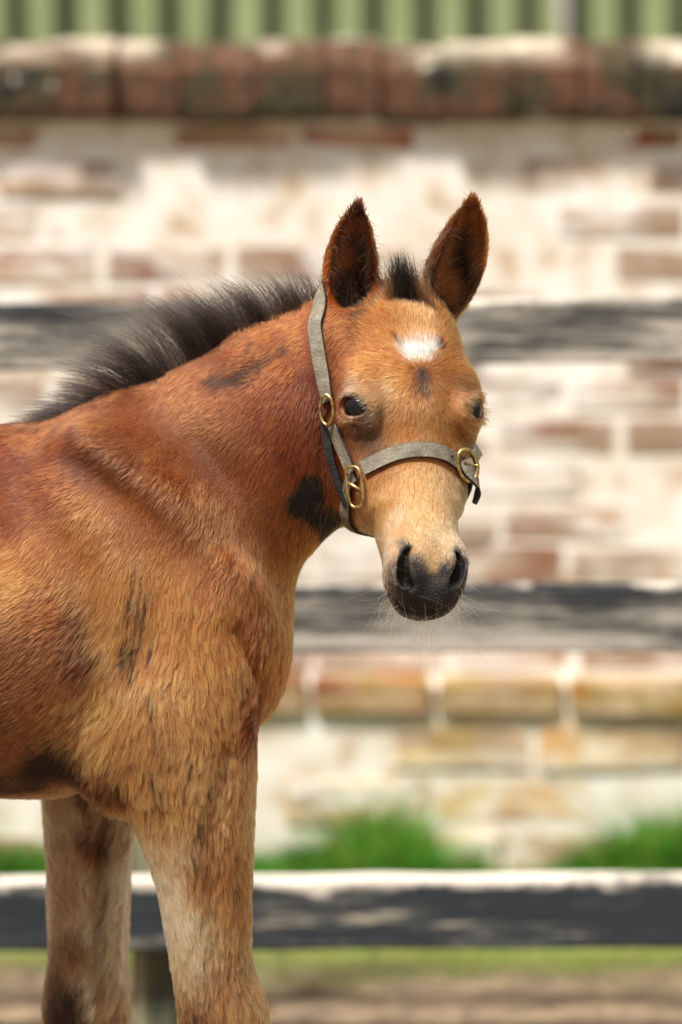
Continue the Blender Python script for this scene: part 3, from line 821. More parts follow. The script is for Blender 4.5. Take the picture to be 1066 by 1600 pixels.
for a_, b_ in (((212,885),(200,950)),((206,900),(196,958)),((218,950),(206,1012)),((204,1000),(198,1052)),((210,1020),(202,1068)),((192,1000),(186,1042)),((228,930),(222,968)),((222,905),(208,985)),((200,985),(190,1040)),((215,1000),(204,1060)),((226,960),(214,1015)),((196,1020),(192,1050)),((230,1085),(238,1125)),((236,1210),(240,1262)),((250,1225),(252,1262)),((226,1200),(216,1222)),
               ((316,1265),(306,1300)),((318,1285),(313,1312)),((300,1330),(304,1352)),((322,1352),(319,1376)),((372,1385),(364,1400)),((384,1180),(378,1200)),((352,1190),(346,1215)),((268,1175),(264,1195)),((288,1230),(284,1248)),((240,1130),(244,1160)),((205,940),(198,975)),((238,1000),(232,1030)),((330,1220),(326,1240)),((300,1190),(297,1210))):
    MARKS.append(([a_, ((a_[0]+b_[0])/2 + 2, (a_[1]+b_[1])/2), b_], .0016, .6, (40,28,22), .6))

def trace_list(lst):
    P, _ = trace([c[0] for c in lst], [c[1] for c in lst])
    return P, np.array([c[2] for c in lst], float), np.array([srgb(*c[3]) for c in lst])
ANCH = [trace_list(x) for x in (BODY_C, HEAD_C, EAR_C)]
MK = []
for pl, r, soft, c, lf in MARKS:
    pts = catmull(np.array(pl, float), 4) if len(pl) > 2 else np.linspace(pl[0], pl[1], 4)
    P3, _ = trace(pts[:, 0], pts[:, 1])
    MK.append((P3, r, soft, srgb(*c), lf))

def shepard(P, anc, p=1.9):
    A, r, C = anc
    out = np.zeros((len(P), C.shape[1]))
    for i in range(0, len(P), 40000):
        d2 = ((P[i:i + 40000, None, :] - A[None]) ** 2).sum(2) / (r * r)[None]
        w = 1.0 / (d2 + 6e-5) ** p
        out[i:i + 40000] = (w @ C) / w.sum(1)[:, None]
    return out

def sstep(x, a, b):
    t = np.clip((x - a) / (b - a), 0, 1)
    return t * t * (3 - 2 * t)

def regions(P):
    dh, dn = HEADLOFT(P), NECKLOFT(P)
    head = 1 - sstep(dh - dn, -.004, .008)
    q = (P - HO) @ HAX.T
    ear = np.zeros(len(P))
    for base, tip, lo in EARS:
        ax = (tip - base) / np.linalg.norm(tip - base)
        ear = np.maximum(ear, (1 - sstep(np.abs(lo(P)), .003, .010)) * sstep((P - base) @ ax, .004, .022))
    return head * (1 - ear), ear, q

def coat(P, hairs=False):
    P0 = P
    if hairs: P = P + rng.normal(0, .0042, P.shape) * (.4 + .9 * sstep(np.abs(((P - HO) @ HAX.T)[:, 2] - .17), .0, .12))[:, None]
    head, ear, q = regions(P)
    C = shepard(P, ANCH[0])
    C += (shepard(P, ANCH[1], 1.7) - C) * head[:, None]
    C += (shepard(P, ANCH[2]) - C) * ear[:, None]
    P = P0
    lf = np.ones(len(P))
    jit = rng.normal(0, .38, len(P)) if hairs else 0
    wob = .55 * (vnoise(P, 110, 3) - .5) + .7 * (vnoise(P, 45, 5) - .5)
    for P3, r, soft, c, l in MK:
        s = np.flatnonzero(((P > P3.min(0) - 2.2 * r - .004) & (P < P3.max(0) + 2.2 * r + .004)).all(1))
        if len(s) == 0: continue
        d = np.sqrt(((P[s, None, :] - P3[None]) ** 2).sum(2).min(1)) / r
        w = 1 - sstep(d + (jit[s] * (1 if r > .003 else .5) if hairs else 0) + wob[s] * (.7 if r > .003 else .35), 1 - soft, 1 + soft)
        C[s] += (c - C[s]) * w[:, None]
        lf[s] += (l - 1) * w
    for lo in NOSTRILS:
        w = 1 - sstep(lo(P), -.001, .0035)
        C += (srgb(10, 8, 9) - C) * w[:, None]; lf *= 1 - .8 * w
    return np.maximum(C, .002) ** 1.16 * 1.16, lf, head, ear, q

Cv, _, hv, ev, qv = coat(V)
hoof = 1 - sstep(V[:, 2], .040, .046)
Cs = Cv * .42
Cs += (srgb(66, 58, 52) - Cs) * hoof[:, None]
SKIN, nt, bs = material('foal_skin')
att = nn(nt, 'ShaderNodeAttribute', attribute_name='tint')
nt.links.new(att.outputs['Color'], bs.inputs['Base Color'])
bs.inputs['Roughness'].default_value = .62
bs.inputs['Specular IOR Level'].default_value = .3
sk = noise(nt, coords(nt), 420, 3)
bump(nt, bs, sk, .7, .0025)

foal = empty('foal', (-.3, 0, 0), 'young bay foal with white star and black mane, turning its head to the viewer', 'foal')
body = mesh_obj('body', V, Q, SKIN, foal, smooth=True)
ca = body.data.color_attributes.new('tint', 'FLOAT_COLOR', 'POINT')
ca.data.foreach_set('color', np.c_[Cs, np.ones(len(V))].astype(np.float32).ravel())

# eyes
EYER = .0214
IRIS, nt, bi = material('eye_iris')
gg = coords(nt); g2 = nt.nodes.new('ShaderNodeSeparateXYZ'); nt.links.new(gg, g2.inputs[0])
bi.inputs['Roughness'].default_value = .04; bi.inputs['Specular IOR Level'].default_value = .3
nt.links.new(ramp(nt, noise(nt, gg, 160, 3), [(.35, (.003, .0025, .003)), (.7, (.007, .005, .005))]), bi.inputs['Base Color'])
for c, n, t, b in EYES:
    bm = bmesh.new()
    bmesh.ops.create_uvsphere(bm, u_segments=40, v_segments=24, radius=EYER)
    for v in bm.verts:                                       # flattened ball with a slightly bulging cornea along local z
        z = v.co.z / EYER
        v.co.z += .0012 * max(0, z - .55) / .45
    e = bm_obj('eye', bm, IRIS, foal, smooth=True)
    M = Matrix((tuple(t), tuple(b), tuple(n))).transposed().to_4x4(); M.translation = Vector(c)
    e.matrix_basis = M

# ------------------------------------------------------------------ fur
def hair_mat(name, rough=.32, ior=1.36, attr=True, color=None, melt=0.0):
    m = bpy.data.materials.new(name); m.use_nodes = True
    nt = m.node_tree; nt.nodes.remove(nt.nodes['Principled BSDF'])
    h = nt.nodes.new('ShaderNodeBsdfHairPrincipled'); h.parametrization = 'COLOR'
    h.inputs['Roughness'].default_value = rough
    h.inputs['Radial Roughness'].default_value = .45
    h.inputs['Coat'].default_value = 0; h.inputs['IOR'].default_value = ior
    a = nn(nt, 'ShaderNodeAttribute', attribute_name='tint')
    nt.links.new(a.outputs['Color'], h.inputs['Color'])
    nt.links.new(h.outputs[0], nt.nodes['Material Output'].inputs[0])
    return m
FUR = hair_mat('fur')

def curves_obj(name, pts, rad, col, parent, mat):
    """pts (n,k,3) world, rad (n,k), col (n,k,3)"""
    n, k, _ = pts.shape
    cu = bpy.data.hair_curves.new(name)
    cu.add_curves([k] * n)
    loc = np.array(parent.location)
    cu.attributes['position'].data.foreach_set('vector', (pts - loc).astype(np.float32).ravel())
    r = cu.attributes.get('radius') or cu.attributes.new('radius', 'FLOAT', 'POINT')
    r.data.foreach_set('value', rad.astype(np.float32).ravel())
    c = cu.attributes.new('tint', 'FLOAT_COLOR', 'POINT')
    c.data.foreach_set('color', np.concatenate([col, np.ones((n, k, 1))], 2).astype(np.float32).ravel())
    cu.materials.append(mat)
    o = bpy.data.objects.new(name, cu)
    COL.objects.link(o); o.parent = parent
    return o

# hair flow anchors: (px, py, dx, dy)
FLOW = [(-60,720,-1,.25),(20,720,-1,.3),(60,760,-.9,.45),(10,900,-1,.35),(60,960,-.95,.45),(40,1060,-.9,.5),(60,1150,-.8,.55),(0,1220,-1,.4),(100,1040,-.7,.7),(130,700,-.9,.4),(185,725,-.7,.7),
 (200,820,-.45,.9),(150,850,-.6,.8),(250,900,-.25,1),(170,930,-.3,1),(210,1020,-.2,1),(300,1000,.1,1),(335,1080,.15,1),(260,1100,0,1),(185,1080,-.25,1),(140,1120,-.4,.9),(150,1190,-.25,1),
 (350,900,-.3,.95),(300,830,-.5,.85),(400,960,-.2,1),(440,930,-.1,1),(425,1050,-.25,1),(400,1115,-.35,.9),(300,640,-.8,.6),(230,660,-.9,.45),(350,680,-.7,.7),(420,620,-.5,.85),(450,560,-.7,.6),(385,575,-.9,.4),(400,760,-.35,.95),(450,850,-.1,1),(485,885,.1,1),(470,700,-.25,1),(482,610,-.2,1),(470,520,-.8,.5),(490,780,-.25,1),
 (225,1230,.1,1),(330,1230,.05,1),(385,1240,.0,1),(255,1380,.25,1),(330,1370,.0,1),(385,1400,-.05,1),(290,1480,.2,1),(365,1490,.0,1),(305,1580,.1,1),(385,1590,.1,1),
 (90,1270,.5,.85),(150,1300,-.7,.7),(195,1290,-.3,1),(95,1400,.35,1),(140,1420,-.35,1),(175,1430,-.1,1),(85,1540,.2,1),(150,1530,-.25,1),(95,1595,.1,1)]
FA, _ = trace([f[0] for f in FLOW], [f[1] for f in FLOW])
FB, _ = trace([f[0] + f[2] * 6 for f in FLOW], [f[1] + f[3] * 6 for f in FLOW])
fd = FB - FA; fd /= np.linalg.norm(fd, axis=1)[:, None]
FLOWA = (FA, np.ones(len(FA)), fd)
WHORL = trace(660, 577)[0][0]

def scatter(count, densf):
    q = V[Q]
    area = .5 * (np.linalg.norm(np.cross(q[:, 1] - q[:, 0], q[:, 2] - q[:, 0]), axis=1) + np.linalg.norm(np.cross(q[:, 2] - q[:, 0], q[:, 3] - q[:, 0]), axis=1))
    w = area * densf(q.mean(1), N[Q].mean(1)); w /= w.sum()
    f = rng.choice(len(Q), count, p=w)
    u, v = rng.random(count)[:, None], rng.random(count)[:, None]
    def bil(A):
        a = A[Q[f]]
        return a[:, 0] * (1 - u) * (1 - v) + a[:, 1] * u * (1 - v) + a[:, 2] * u * v + a[:, 3] * (1 - u) * v
    P = bil(V); Nn = bil(N); Nn /= np.linalg.norm(Nn, axis=1)[:, None]
    return P, Nn

def dens(P, Nn):
    d = np.ones(len(P))
    seen = ((CAM - P) * Nn).sum(1) / np.linalg.norm(CAM - P, axis=1)
    d *= .30 + .70 * sstep(seen, -.35, .0)
    d *= 1 - .75 * sstep(-P[:, 0], .45, .60)
    d *= 1 + .9 * (1 - sstep(HEADLOFT(P), .005, .03))
    d *= sstep(P[:, 2], .04, .05) * (.35 + .65 * sstep(P[:, 2], .22, .30))
    for c, n, t, b in EYES:
        e = np.sqrt((((P - c - n * .010) @ t) / .0200) ** 2 + (((P - c - n * .010) @ b) / .0140) ** 2 + (((P - c - n * .010) @ n) / .018) ** 2)
        d *= sstep(e, .85, 1.1)
    return d

STRAPS = []                              # filled by the halter: (centre line, half width)
def build_fur(count):
    P, Nn = scatter(count, dens)
    C, lf, head, ear, q = coat(P, True)
    # flow
    D = shepard(P, FLOWA, 1.4)
    dh = P - WHORL; dh /= np.linalg.norm(dh, axis=1)[:, None] + 1e-9
    far = sstep(np.linalg.norm(P - WHORL, axis=1), .05, .16)
    low = sstep(q[:, 2], .09, .2)
    dh = dh * (1 - .75 * low * far)[:, None] + HD[None] * (.75 * low * far)[:, None]
    side = sstep(-q[:, 1], .05, .10)
    dh = dh * (1 - .5 * side)[:, None] + (HD * .8 - HF * .4)[None] * (.5 * side)[:, None]
    D += (dh - D) * head[:, None]
    for base, tip, lo in EARS:
        near = (np.abs(lo(P)) < .012) & (ear > .02)
        ax = (tip - base) / np.linalg.norm(tip - base)
        D[near] += ((ax * .9 + Nn[near] * .1) - D[near]) * ear[near][:, None]
    D += np.stack([vnoise(P, 28, s) - .5 for s in (11, 12, 13)], 1) * .55 + np.stack([vnoise(P, 90, s) - .5 for s in (14, 15, 16)], 1) * .45
    D += rng.normal(0, .10, D.shape)
    D -= Nn * (D * Nn).sum(1)[:, None]
    D /= np.linalg.norm(D, axis=1)[:, None] + 1e-9
    # length (m) and lift by region
    x, z = P[:, 0], P[:, 2]
    ln = np.full(count, .0118)
    arm = sstep(.80 - z, -.08, .10) * sstep(x, -.34, -.27)
    ln += .0075 * arm                                              # long loose hair on arm and leg
    ln += .004 * sstep(-z, -.62, -.56) * (x < -.25)                # belly
    ln = ln * (1 - head) + head * (.0105 - .0065 * sstep(q[:, 2], .24, .34))
    dark_muz = head * sstep(q[:, 2], .295, .325) * sstep(.10 - C.mean(1), -.02, .05)
    ln *= 1 - .70 * dark_muz
    ln = ln * (1 - ear) + ear * .010
    ln *= lf * (.70 + .6 * rng.random(count))
    under = np.zeros(count, bool)
    for cl, hw in STRAPS:
        s = np.flatnonzero(((P > cl.min(0) - .02) & (P < cl.max(0) + .02)).all(1))
        if len(s):
            d = np.sqrt(((P[s, None, :] - cl[None]) ** 2).sum(2).min(1))
            under[s] |= d < hw * 1.02 + .002
    ln[under] *= .22
    lift = .24 + .16 * arm + .02 * head + .10 * ear
    lift = lift * (.6 + .8 * rng.random(count))
    # curve points: bend towards the skin
    k = 5
    t = np.linspace(0, 1, k)
    fall = lift[:, None] * t[None] - (lift[:, None] * .55) * t[None] ** 2
    pts = P[:, None, :] + (D[:, None, :] * t[None, :, None] + Nn[:, None, :] * fall[:, :, None]) * ln[:, None, None] - Nn[:, None, :] * .0006
    # clumps
    nc = count // 14
    ci = rng.choice(count, nc, replace=False)
    kd = kdtree.KDTree(nc)
    for i, j in enumerate(ci): kd.insert(P[j], i)
    kd.balance()
    own = np.fromiter((kd.find(p)[1] for p in P), int, count)
    cj = ci[own]
    cd = np.linalg.norm(P - P[cj], axis=1)
    amt = (.22 + .55 * arm + .05 * head) * (cd < .010) * (.4 + .6 * vnoise(P, 35, 21))
    tgt = pts[cj] - P[cj][:, None, :]
    mean = P[cj][:, None, :] + tgt
    pts += (mean - pts) * (amt[:, None, None] * (t ** 1.4)[None, :, None])
    # colour: strand to strand variation, darker roots, paler tips
    var = np.exp(rng.normal(0, .24, count)) * (.78 + .44 * vnoise(P, 80, 31)) * (.86 + .28 * vnoise(P, 16, 32))
    cvar = np.exp(rng.normal(0, .16, nc))[own]
    dk = rng.random(count) < (.11 + .08 * head)                     # single dark guard hairs
    var = np.where(dk, var * .42, var) * cvar
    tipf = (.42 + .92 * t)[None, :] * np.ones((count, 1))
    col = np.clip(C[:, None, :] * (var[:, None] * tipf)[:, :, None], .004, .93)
    rad = np.array([.00027, .00027, .00024, .00018, .00006])[None] * (.75 + .5 * rng.random(count))[:, None]
    rad = rad * (1 - .12 * head)[:, None]
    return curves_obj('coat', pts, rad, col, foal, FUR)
FUR_COUNT = 380000
# ------------------------------------------------------------------ halter
def leather(name, c1, c2, c3, scale):
    m, nt, bs = material(name)
    co = coords(nt)
    a = noise(nt, co, scale, 6, .65); b = noise(nt, co, scale * 5, 4, .6)
    base = ramp(nt, a, [(.30, c1), (.52, c2), (.74, c3)])
    cr = ramp(nt, b, [(.34, (.35, .33, .30)), (.48, (1, 1, 1))])
    nt.links.new(mixc(nt, .42, base, cr, 'MULTIPLY'), bs.inputs['Base Color'])
    bs.inputs['Roughness'].default_value = .68
    bump(nt, bs, b, .8, .002)
    return m
LEATHER = leather('worn_leather', srgb(90, 83, 70), srgb(120, 112, 97), srgb(144, 137, 124), 70)
DARK_LEATHER = leather('dark_leather', srgb(15, 15, 16), srgb(22, 22, 22), srgb(48, 45, 40), 60)
BRASS, nt, bs = material('brass')
bs.inputs['Metallic'].default_value = 1.0
nt.links.new(ramp(nt, noise(nt, coords(nt), 160, 4), [(.35, srgb(150, 120, 68)), (.65, srgb(212, 190, 136))]), bs.inputs['Base Color'])
bs.inputs['Roughness'].default_value = .36

halter = empty('halter', tuple(hp(0, -.06, .2)), 'worn grey leather halter with brass rings and buckle on the foal head', 'halter')

def march(a, b, f=None):
    t = np.linspace(0, 1, 260)[:, None]
    P = np.asarray(a)[None] * (1 - t) + np.asarray(b)[None] * t
    d = (f or sdf)(P)
    i = np.argmax(d < .0008) if (d < .0008).any() else np.argmin(d)
    return P[i]

def skin_normal(P):
    g = grad(np.atleast_2d(P), .004); return g / np.linalg.norm(g, axis=1)[:, None]

def strap(name, path, width, thick=.0032, lift=.0030, sub=6, norms=None, taper=None, dark=False):
    c = catmull(np.array(path), sub)
    n = skin_normal(c) if norms is None else catmull(np.array(norms), sub)
    for _ in range(6):
        n[1:-1] = n[:-2] * .25 + n[1:-1] * .5 + n[2:] * .25
        c[1:-1] = c[:-2] * .2 + c[1:-1] * .6 + c[2:] * .2
    n /= np.linalg.norm(n, axis=1)[:, None]
    if norms is None:
        for _ in range(4): c = c + n * np.maximum(-sdf(c), 0)[:, None] * .9
        STRAPS.append((c.copy(), width / 2))
        c = c + n * lift
    T = np.gradient(c, axis=0); T /= np.linalg.norm(T, axis=1)[:, None]
    B = np.cross(T, n); B /= np.linalg.norm(B, axis=1)[:, None]
    n = np.cross(B, T)
    hw, ht = width / 2, thick / 2
    prof = [(-hw, -ht * .4), (-hw, ht * .4), (-hw * .93, ht), (-hw * .35, ht * 1.1), (hw * .35, ht * 1.1), (hw * .93, ht), (hw, ht * .4), (hw, -ht * .4), (hw * .93, -ht), (-hw * .93, -ht)]
    m = len(prof)
    verts, faces = [], []
    for i in range(len(c)):
        w = 1 if taper is None else taper(i / (len(c) - 1))
        for a, b in prof: verts.append(c[i] + B[i] * a * w + n[i] * b)
    for i in range(len(c) - 1):
        for j in range(m):
            k = (j + 1) % m
            faces.append((i * m + j, i * m + k, (i + 1) * m + k, (i + 1) * m + j))
    faces.append(tuple(range(m))[::-1]); faces.append(tuple((len(c) - 1) * m + j for j in range(m)))
    o = mesh_obj(name, verts, faces, LEATHER, halter, smooth=True)
    o.data.materials.append(DARK_LEATHER)
    bmx = bmesh.new(); bmx.from_mesh(o.data); bmesh.ops.recalc_face_normals(bmx, faces=bmx.faces); bmx.to_mesh(o.data); bmx.free()
    idx = [0 if (not dark and f < (len(c) - 1) * m and f % m in (2, 3, 4)) else 1 for f in range(len(o.data.polygons))]
    o.data.polygons.foreach_set('material_index', idx)
    o.data.set_sharp_from_angle(angle=math.radians(50))
    return o, c, n

def loop(name, centre, u, v, pts2, r, parent, closed=True, seg=8):
    """tube of radius r through 2-D points in the plane (u, v)"""
    p = np.array(pts2, float)
    if closed:
        pp = np.vstack([p[-1:], p, p[:2]]); sm = []
        for i in range(1, len(pp) - 2):
            for t in np.arange(6) / 6:
                p0, p1, p2, p3 = pp[i - 1:i + 3]
                sm.append(.5 * (2 * p1 + (p2 - p0) * t + (2 * p0 - 5 * p1 + 4 * p2 - p3) * t * t + (3 * p1 - p0 - 3 * p2 + p3) * t ** 3))
        p = np.array(sm)
    w = np.cross(u, v)
    c = np.asarray(centre) + p[:, :1] * u + p[:, 1:2] * v
    n = len(c)
    T = (np.roll(c, -1, 0) - np.roll(c, 1, 0)) if closed else np.gradient(c, axis=0)
    T /= np.linalg.norm(T, axis=1)[:, None]
    A = np.cross(T, w)
    verts, faces = [], []
    for i in range(n):
        for k in range(seg):
            a = 2 * math.pi * k / seg
            verts.append(c[i] + (A[i] * math.cos(a) + w * math.sin(a)) * r)
    for i in range(n if closed else n - 1):
        j = (i + 1) % n
        for k in range(seg):
            l = (k + 1) % seg
            faces.append((i * seg + k, i * seg + l, j * seg + l, j * seg + k))
    if not closed:
        faces.append(tuple(range(seg))); faces.append(tuple((n - 1) * seg + k for k in range(seg))[::-1])
    return mesh_obj(name, verts, faces, BRASS, parent, smooth=True)

def px_path(lst, lift=0):
    P, _ = trace([p[0] for p in lst], [p[1] for p in lst])
    return P

def nose_pt(deg):
    a = math.radians(deg); k = abs(deg) / 180
    s = .196 + .014 * min(1, (abs(deg) / 80) ** 2) + .040 * sstep(np.array(abs(deg)), 80, 180)
    ctr = hp(0, -.062, s)
    return march(ctr + (HX * math.sin(a) + HF * math.cos(a)) * .14, ctr, sdf if abs(deg) < 75 else head_sdf)
NOSE = {d: nose_pt(d) for d in range(-180, 181, 10)}
strap('noseband', [NOSE[d] for d in range(-70, 71, 10)], .0178)
strap('chin_strap', [NOSE[d] for d in [-80, -90, -100, -110, -130, -150, -170]] + [NOSE[d] for d in [170, 150, 130, 110, 100, 90, 80]], .0150)
Lr = NOSE[-80]; Rr = NOSE[80]
ln_ = skin_normal(Lr)[0]; rn_ = skin_normal(Rr)[0]
# cheek and crown straps
up = px_path([(517, 640)])[0]
cheek = px_path([(552, 740), (543, 715), (532, 690), (522, 664)])
strap('cheek_strap', list(cheek), .0170)
crown_px = px_path([(515, 628), (508, 598), (500, 565), (495, 532), (493, 512), (495, 500)])
top = [march(at(x_, 425, y_), at(x_ + 4, 570, y_)) for x_, y_ in ((500, -.040), (505, -.018), (508, .012))] + [march(at(x_, z_, .25), at(x_, z_, -.02)) for x_, z_ in ((514, 520), (524, 575))]
right = [march(hp(.15, f, s), hp(.0, f, s)) for f, s in ((-.10, .05), (-.10, .09), (-.095, .13), (-.088, .17), (-.078, .20))]
strap('crown_strap', list(crown_px) + top + right, .0165)
# throat strap runs from the upper ring down behind the jaw to the lower ring
throat = px_path([(508, 660), (511, 690), (518, 720), (530, 752), (547, 790)])
strap('throat_strap', list(throat), .0090, thick=.004, lift=.004, dark=True)
# brass fittings
def basis(n, vert):
    v = unit(vert - n * (vert @ n)); return np.cross(v, n), v
n0 = unit(skin_normal(up)[0] + np.array([.0, -.6, 0])); u0, v0 = basis(n0, at(518, 620) - at(521, 660))
C0 = up + n0 * .009
loop('ring', C0, u0, v0, [(.0085 * math.cos(a), .0165 * math.sin(a)) for a in np.linspace(0, 2 * math.pi, 9)[:-1]], .0019, halter)
n1 = unit(ln_ + np.array([0, -.35, 0])); u1, v1 = basis(n1, at(555, 728) - at(565, 792))
C1 = px_path([(561, 760)])[0] + n1 * .0085
sq = [(-.0075, .021), (.0065, .021), (.0105, .010), (.0105, -.010), (.006, -.021), (-.005, -.021), (-.0095, -.010), (-.0095, .010)]
r1 = loop('ring', C1, u1, v1, sq, .0020, halter)
loop('ring_bar', C1, u1, v1, [(-.0095, .006), (.0, .001), (.0105, -.006)], .0021, r1, closed=False)
n2 = unit(rn_ * .55 + np.array([.05, -1.0, .12])); u2, v2 = basis(n2, at(719, 712) - at(734, 762))
C2 = NOSE[60] * .8 + NOSE[70] * .2 + skin_normal(NOSE[60])[0] * .0085
ov = [(.0120 * math.cos(a), .0178 * math.sin(a)) for a in np.linspace(0, 2 * math.pi, 11)[:-1]]
bk = loop('buckle', C2, u2, v2, ov, .0024, halter)
loop('buckle_pin', C2 + n2 * .0012, u2, v2, [(-.004, .004), (.004, -.001), (.0115, -.004)], .0012, bk, closed=False)
# loose end of the noseband hanging from the buckle
tail = [C2 + n2 * -.002 + v2 * .006, C2 + n2 * .0005 - v2 * .004, C2 + v2 * -.016 + u2 * .004, C2 - v2 * .026 + u2 * .0075 - n2 * .003, C2 - v2 * .036 + u2 * .006 - n2 * .007, C2 - v2 * .045 + u2 * .0005 - n2 * .010]
strap('strap_end', tail, .0165, norms=[n2, n2, unit(n2 + u2 * .7), unit(n2 * .7 + u2), unit(u2 - v2 * .3), unit(u2 - v2 * .7)], taper=lambda t: 1 - .55 * max(0, t - .55) / .45)
strap('keeper', [NOSE[80] + rn_ * .004, NOSE[80] + rn_ * .009 + HD * -.006, C2 + u2 * .014 + v2 * .018 - n2 * .004, C2 + u2 * .020 + v2 * .002 - n2 * .006], .012, norms=[rn_, rn_, unit(rn_ + n2 * .4), unit(rn_ + n2 * .4)])
# punched holes on the band
for d in (40,):
    p = NOSE[d]; nrm = skin_normal(p)[0]; u, v = basis(nrm, HD)
    bm = bmesh.new()
    bmesh.ops.create_circle(bm, cap_ends=True, segments=12, radius=.0017)
    o = bm_obj('punched_hole', bm, DARK_LEATHER, halter)
    M = Matrix((tuple(u), tuple(v), tuple(nrm))).transposed().to_4x4(); M.translation = Vector(p + nrm * .0052)
    o.matrix_basis = M

# ------------------------------------------------------------------ coat, mane, forelock, lashes, whiskers
build_fur(FUR_COUNT)

def strands(roots, dirs, lens, bend, k=6, wav=.0):
    """bend (n,3): added quadratically"""
    t = np.linspace(0, 1, k)
    pts = roots[:, None, :] + dirs[:, None, :] * (lens[:, None] * t)[:, :, None] + bend[:, None, :] * (lens[:, None] * t ** 2)[:, :, None]
    if wav:
        ph = rng.random((len(roots), 1, 3)) * 6.3
        pts += wav * np.sin(ph + t[None, :, None] * 5) * t[None, :, None] * lens[:, None, None]
    return pts

MANE = hair_mat('mane_hair', .30, 1.25)
crest = np.array([(38, 668), (90, 660), (140, 650), (190, 628), (225, 604), (280, 578), (330, 560), (400, 537), (460, 516), (520, 497), (580, 478)], float)
cdir = np.array([(-1, .10, .028), (-.95, .26, .044), (-.92, .36, .058), (-.88, .50, .074), (-.60, .85, .096), (-.34, .97, .116), (-.24, .99, .114), (-.14, 1, .104), (-.04, 1, .090), (.04, 1, .078), (.05, 1, .062)])
def mane():
    nl, per = 230, 22
    u = rng.random(nl) ** .95 * (len(crest) - 1)
    R, D, Ln, Bn, Cc = [], [], [], [], []
    for i in range(nl):
        f = min(int(u[i]), len(crest) - 2); w = u[i] - f
        p = crest[f] * (1 - w) + crest[f + 1] * w; d = cdir[f] * (1 - w) + cdir[f + 1] * w
        y0 = -.022 * sstep(p[0], 350, 600) + rng.normal(0, .006)
        root = at(p[0], p[1] + 4, y0)
        dd = unit(np.array([d[0], rng.normal(0, .16) - .04, d[1]]) + rng.normal(0, .10, 3))
        L0 = d[2] * rng.uniform(.78, 1.12)
        bd = np.array([-.30 + .12 * rng.normal(), rng.normal(0, .12), -.22]) * (1 - .4 * sstep(p[0], 380, 520))
        tone = rng.uniform(.7, 1.35)
        for k in range(per):
            R.append(root + np.array([rng.normal(0, .0060), rng.normal(0, .005), rng.normal(0, .003)]))
            D.append(unit(dd + rng.normal(0, .07, 3))); Ln.append(L0 * rng.uniform(.55, 1.05)); Bn.append(bd + rng.normal(0, .06, 3))
            warm = rng.random() < .10 + .25 * sstep(p[0], 400, 560)
            Cc.append(srgb(84, 58, 42) * 1.1 if warm else srgb(26, 23, 23) * tone)
    R, D, Ln, Bn, Cc = map(np.array, (R, D, Ln, Bn, Cc))
    pts = strands(R, D, Ln, Bn, 7, .03)
    # loose single hairs between the locks
    ex = rng.choice(len(R), 900)
    t9 = strands(R[ex], D[ex] + rng.normal(0, .22, (900, 3)), Ln[ex] * rng.uniform(.5, 1.05, 900), Bn[ex] * 1.5, 7, .05)
    # strands of one lock draw together at the tip
    g = pts.reshape(nl, per, 7, 3); m = g.mean(1, keepdims=True); t = np.linspace(0, 1, 7)
    g += (m - g) * (.55 * t ** 1.2)[None, None, :, None]
    pts = np.concatenate([pts, t9]); Cc = np.concatenate([Cc, srgb(70, 54, 44) * rng.uniform(.5, 1.3, 900)[:, None]])
    rad = np.array([.00025, .00025, .00023, .0002, .00016, .0001, .00004])[None] * np.where(np.arange(len(pts)) < len(R), 1, .6)[:, None]
    col = Cc[:, None, :] * (1 + 1.2 * t)[None, :, None]
    curves_obj('mane', pts, rad, col, foal, MANE)
mane()

def forelock():
    n = 820
    l = rng.normal(-.004, .0095, n); wide = rng.random(n) < .58
    l = np.where(wide, rng.uniform(-.030, .030, n), l - .001)
    s0 = -.003 + .012 * (l / .03) ** 2 + rng.normal(0, .004, n)
    R = np.array([march(hp(a, .05, b), hp(a, -.09, b + .03)) for a, b in zip(np.linspace(-.035, .035, 15), np.full(15, .002))])
    base = np.array([np.interp(l, np.linspace(-.035, .035, 15), R[:, k]) for k in range(3)]).T + HD[None] * s0[:, None] * .8 - HF[None] * .003
    up_ = np.array([-.04, -.10, 1.0])
    D = up_[None] + np.outer(l * 5, HX) + rng.normal(0, .16, (n, 3)); D /= np.linalg.norm(D, axis=1)[:, None]
    Ln = np.where(wide, .046, .070) * rng.uniform(.35, 1.05, n)
    Bn = np.outer(-.2 - l * 12 + rng.normal(0, .15, n), HX * .6) + np.array([0, .10, -.08])
    pts = strands(base, D, Ln, Bn, 6, .03)
    tl = np.linspace(0, 1, 6); core = ~wide
    pts[core] += (pts[core].mean(0, keepdims=True) - pts[core]) * (.42 * tl ** 1.1)[None, :, None]
    col = np.where(wide[:, None], srgb(86, 64, 50), srgb(18, 16, 18)) * rng.uniform(.6, 1.3, n)[:, None]
    rad = np.array([.00026, .00026, .00024, .0002, .00014, .00005])[None] * np.ones((n, 1))
    curves_obj('forelock', pts, rad, col[:, None, :] * (1 + .5 * tl)[None, :, None], foal, MANE)
forelock()

def tail():
    n = 900
    R = np.array([-1.215, 0, .885]) + rng.normal(0, .012, (n, 3))
    D = np.array([-.75, 0, -.25]) + rng.normal(0, .10, (n, 3)); D /= np.linalg.norm(D, axis=1)[:, None]
    pts = strands(R, D, rng.uniform(.12, .36, n), np.array([.45, 0, -1.0]) + rng.normal(0, .12, (n, 3)), 8, .04)
    rad = np.array([.0004, .0004, .0004, .00036, .0003, .00024, .00016, .00006])[None] * np.ones((n, 1))
    curves_obj('tail', pts, rad, np.repeat((srgb(34, 28, 26) * rng.uniform(.6, 1.6, n)[:, None])[:, None, :], 8, 1), foal, MANE)
tail()

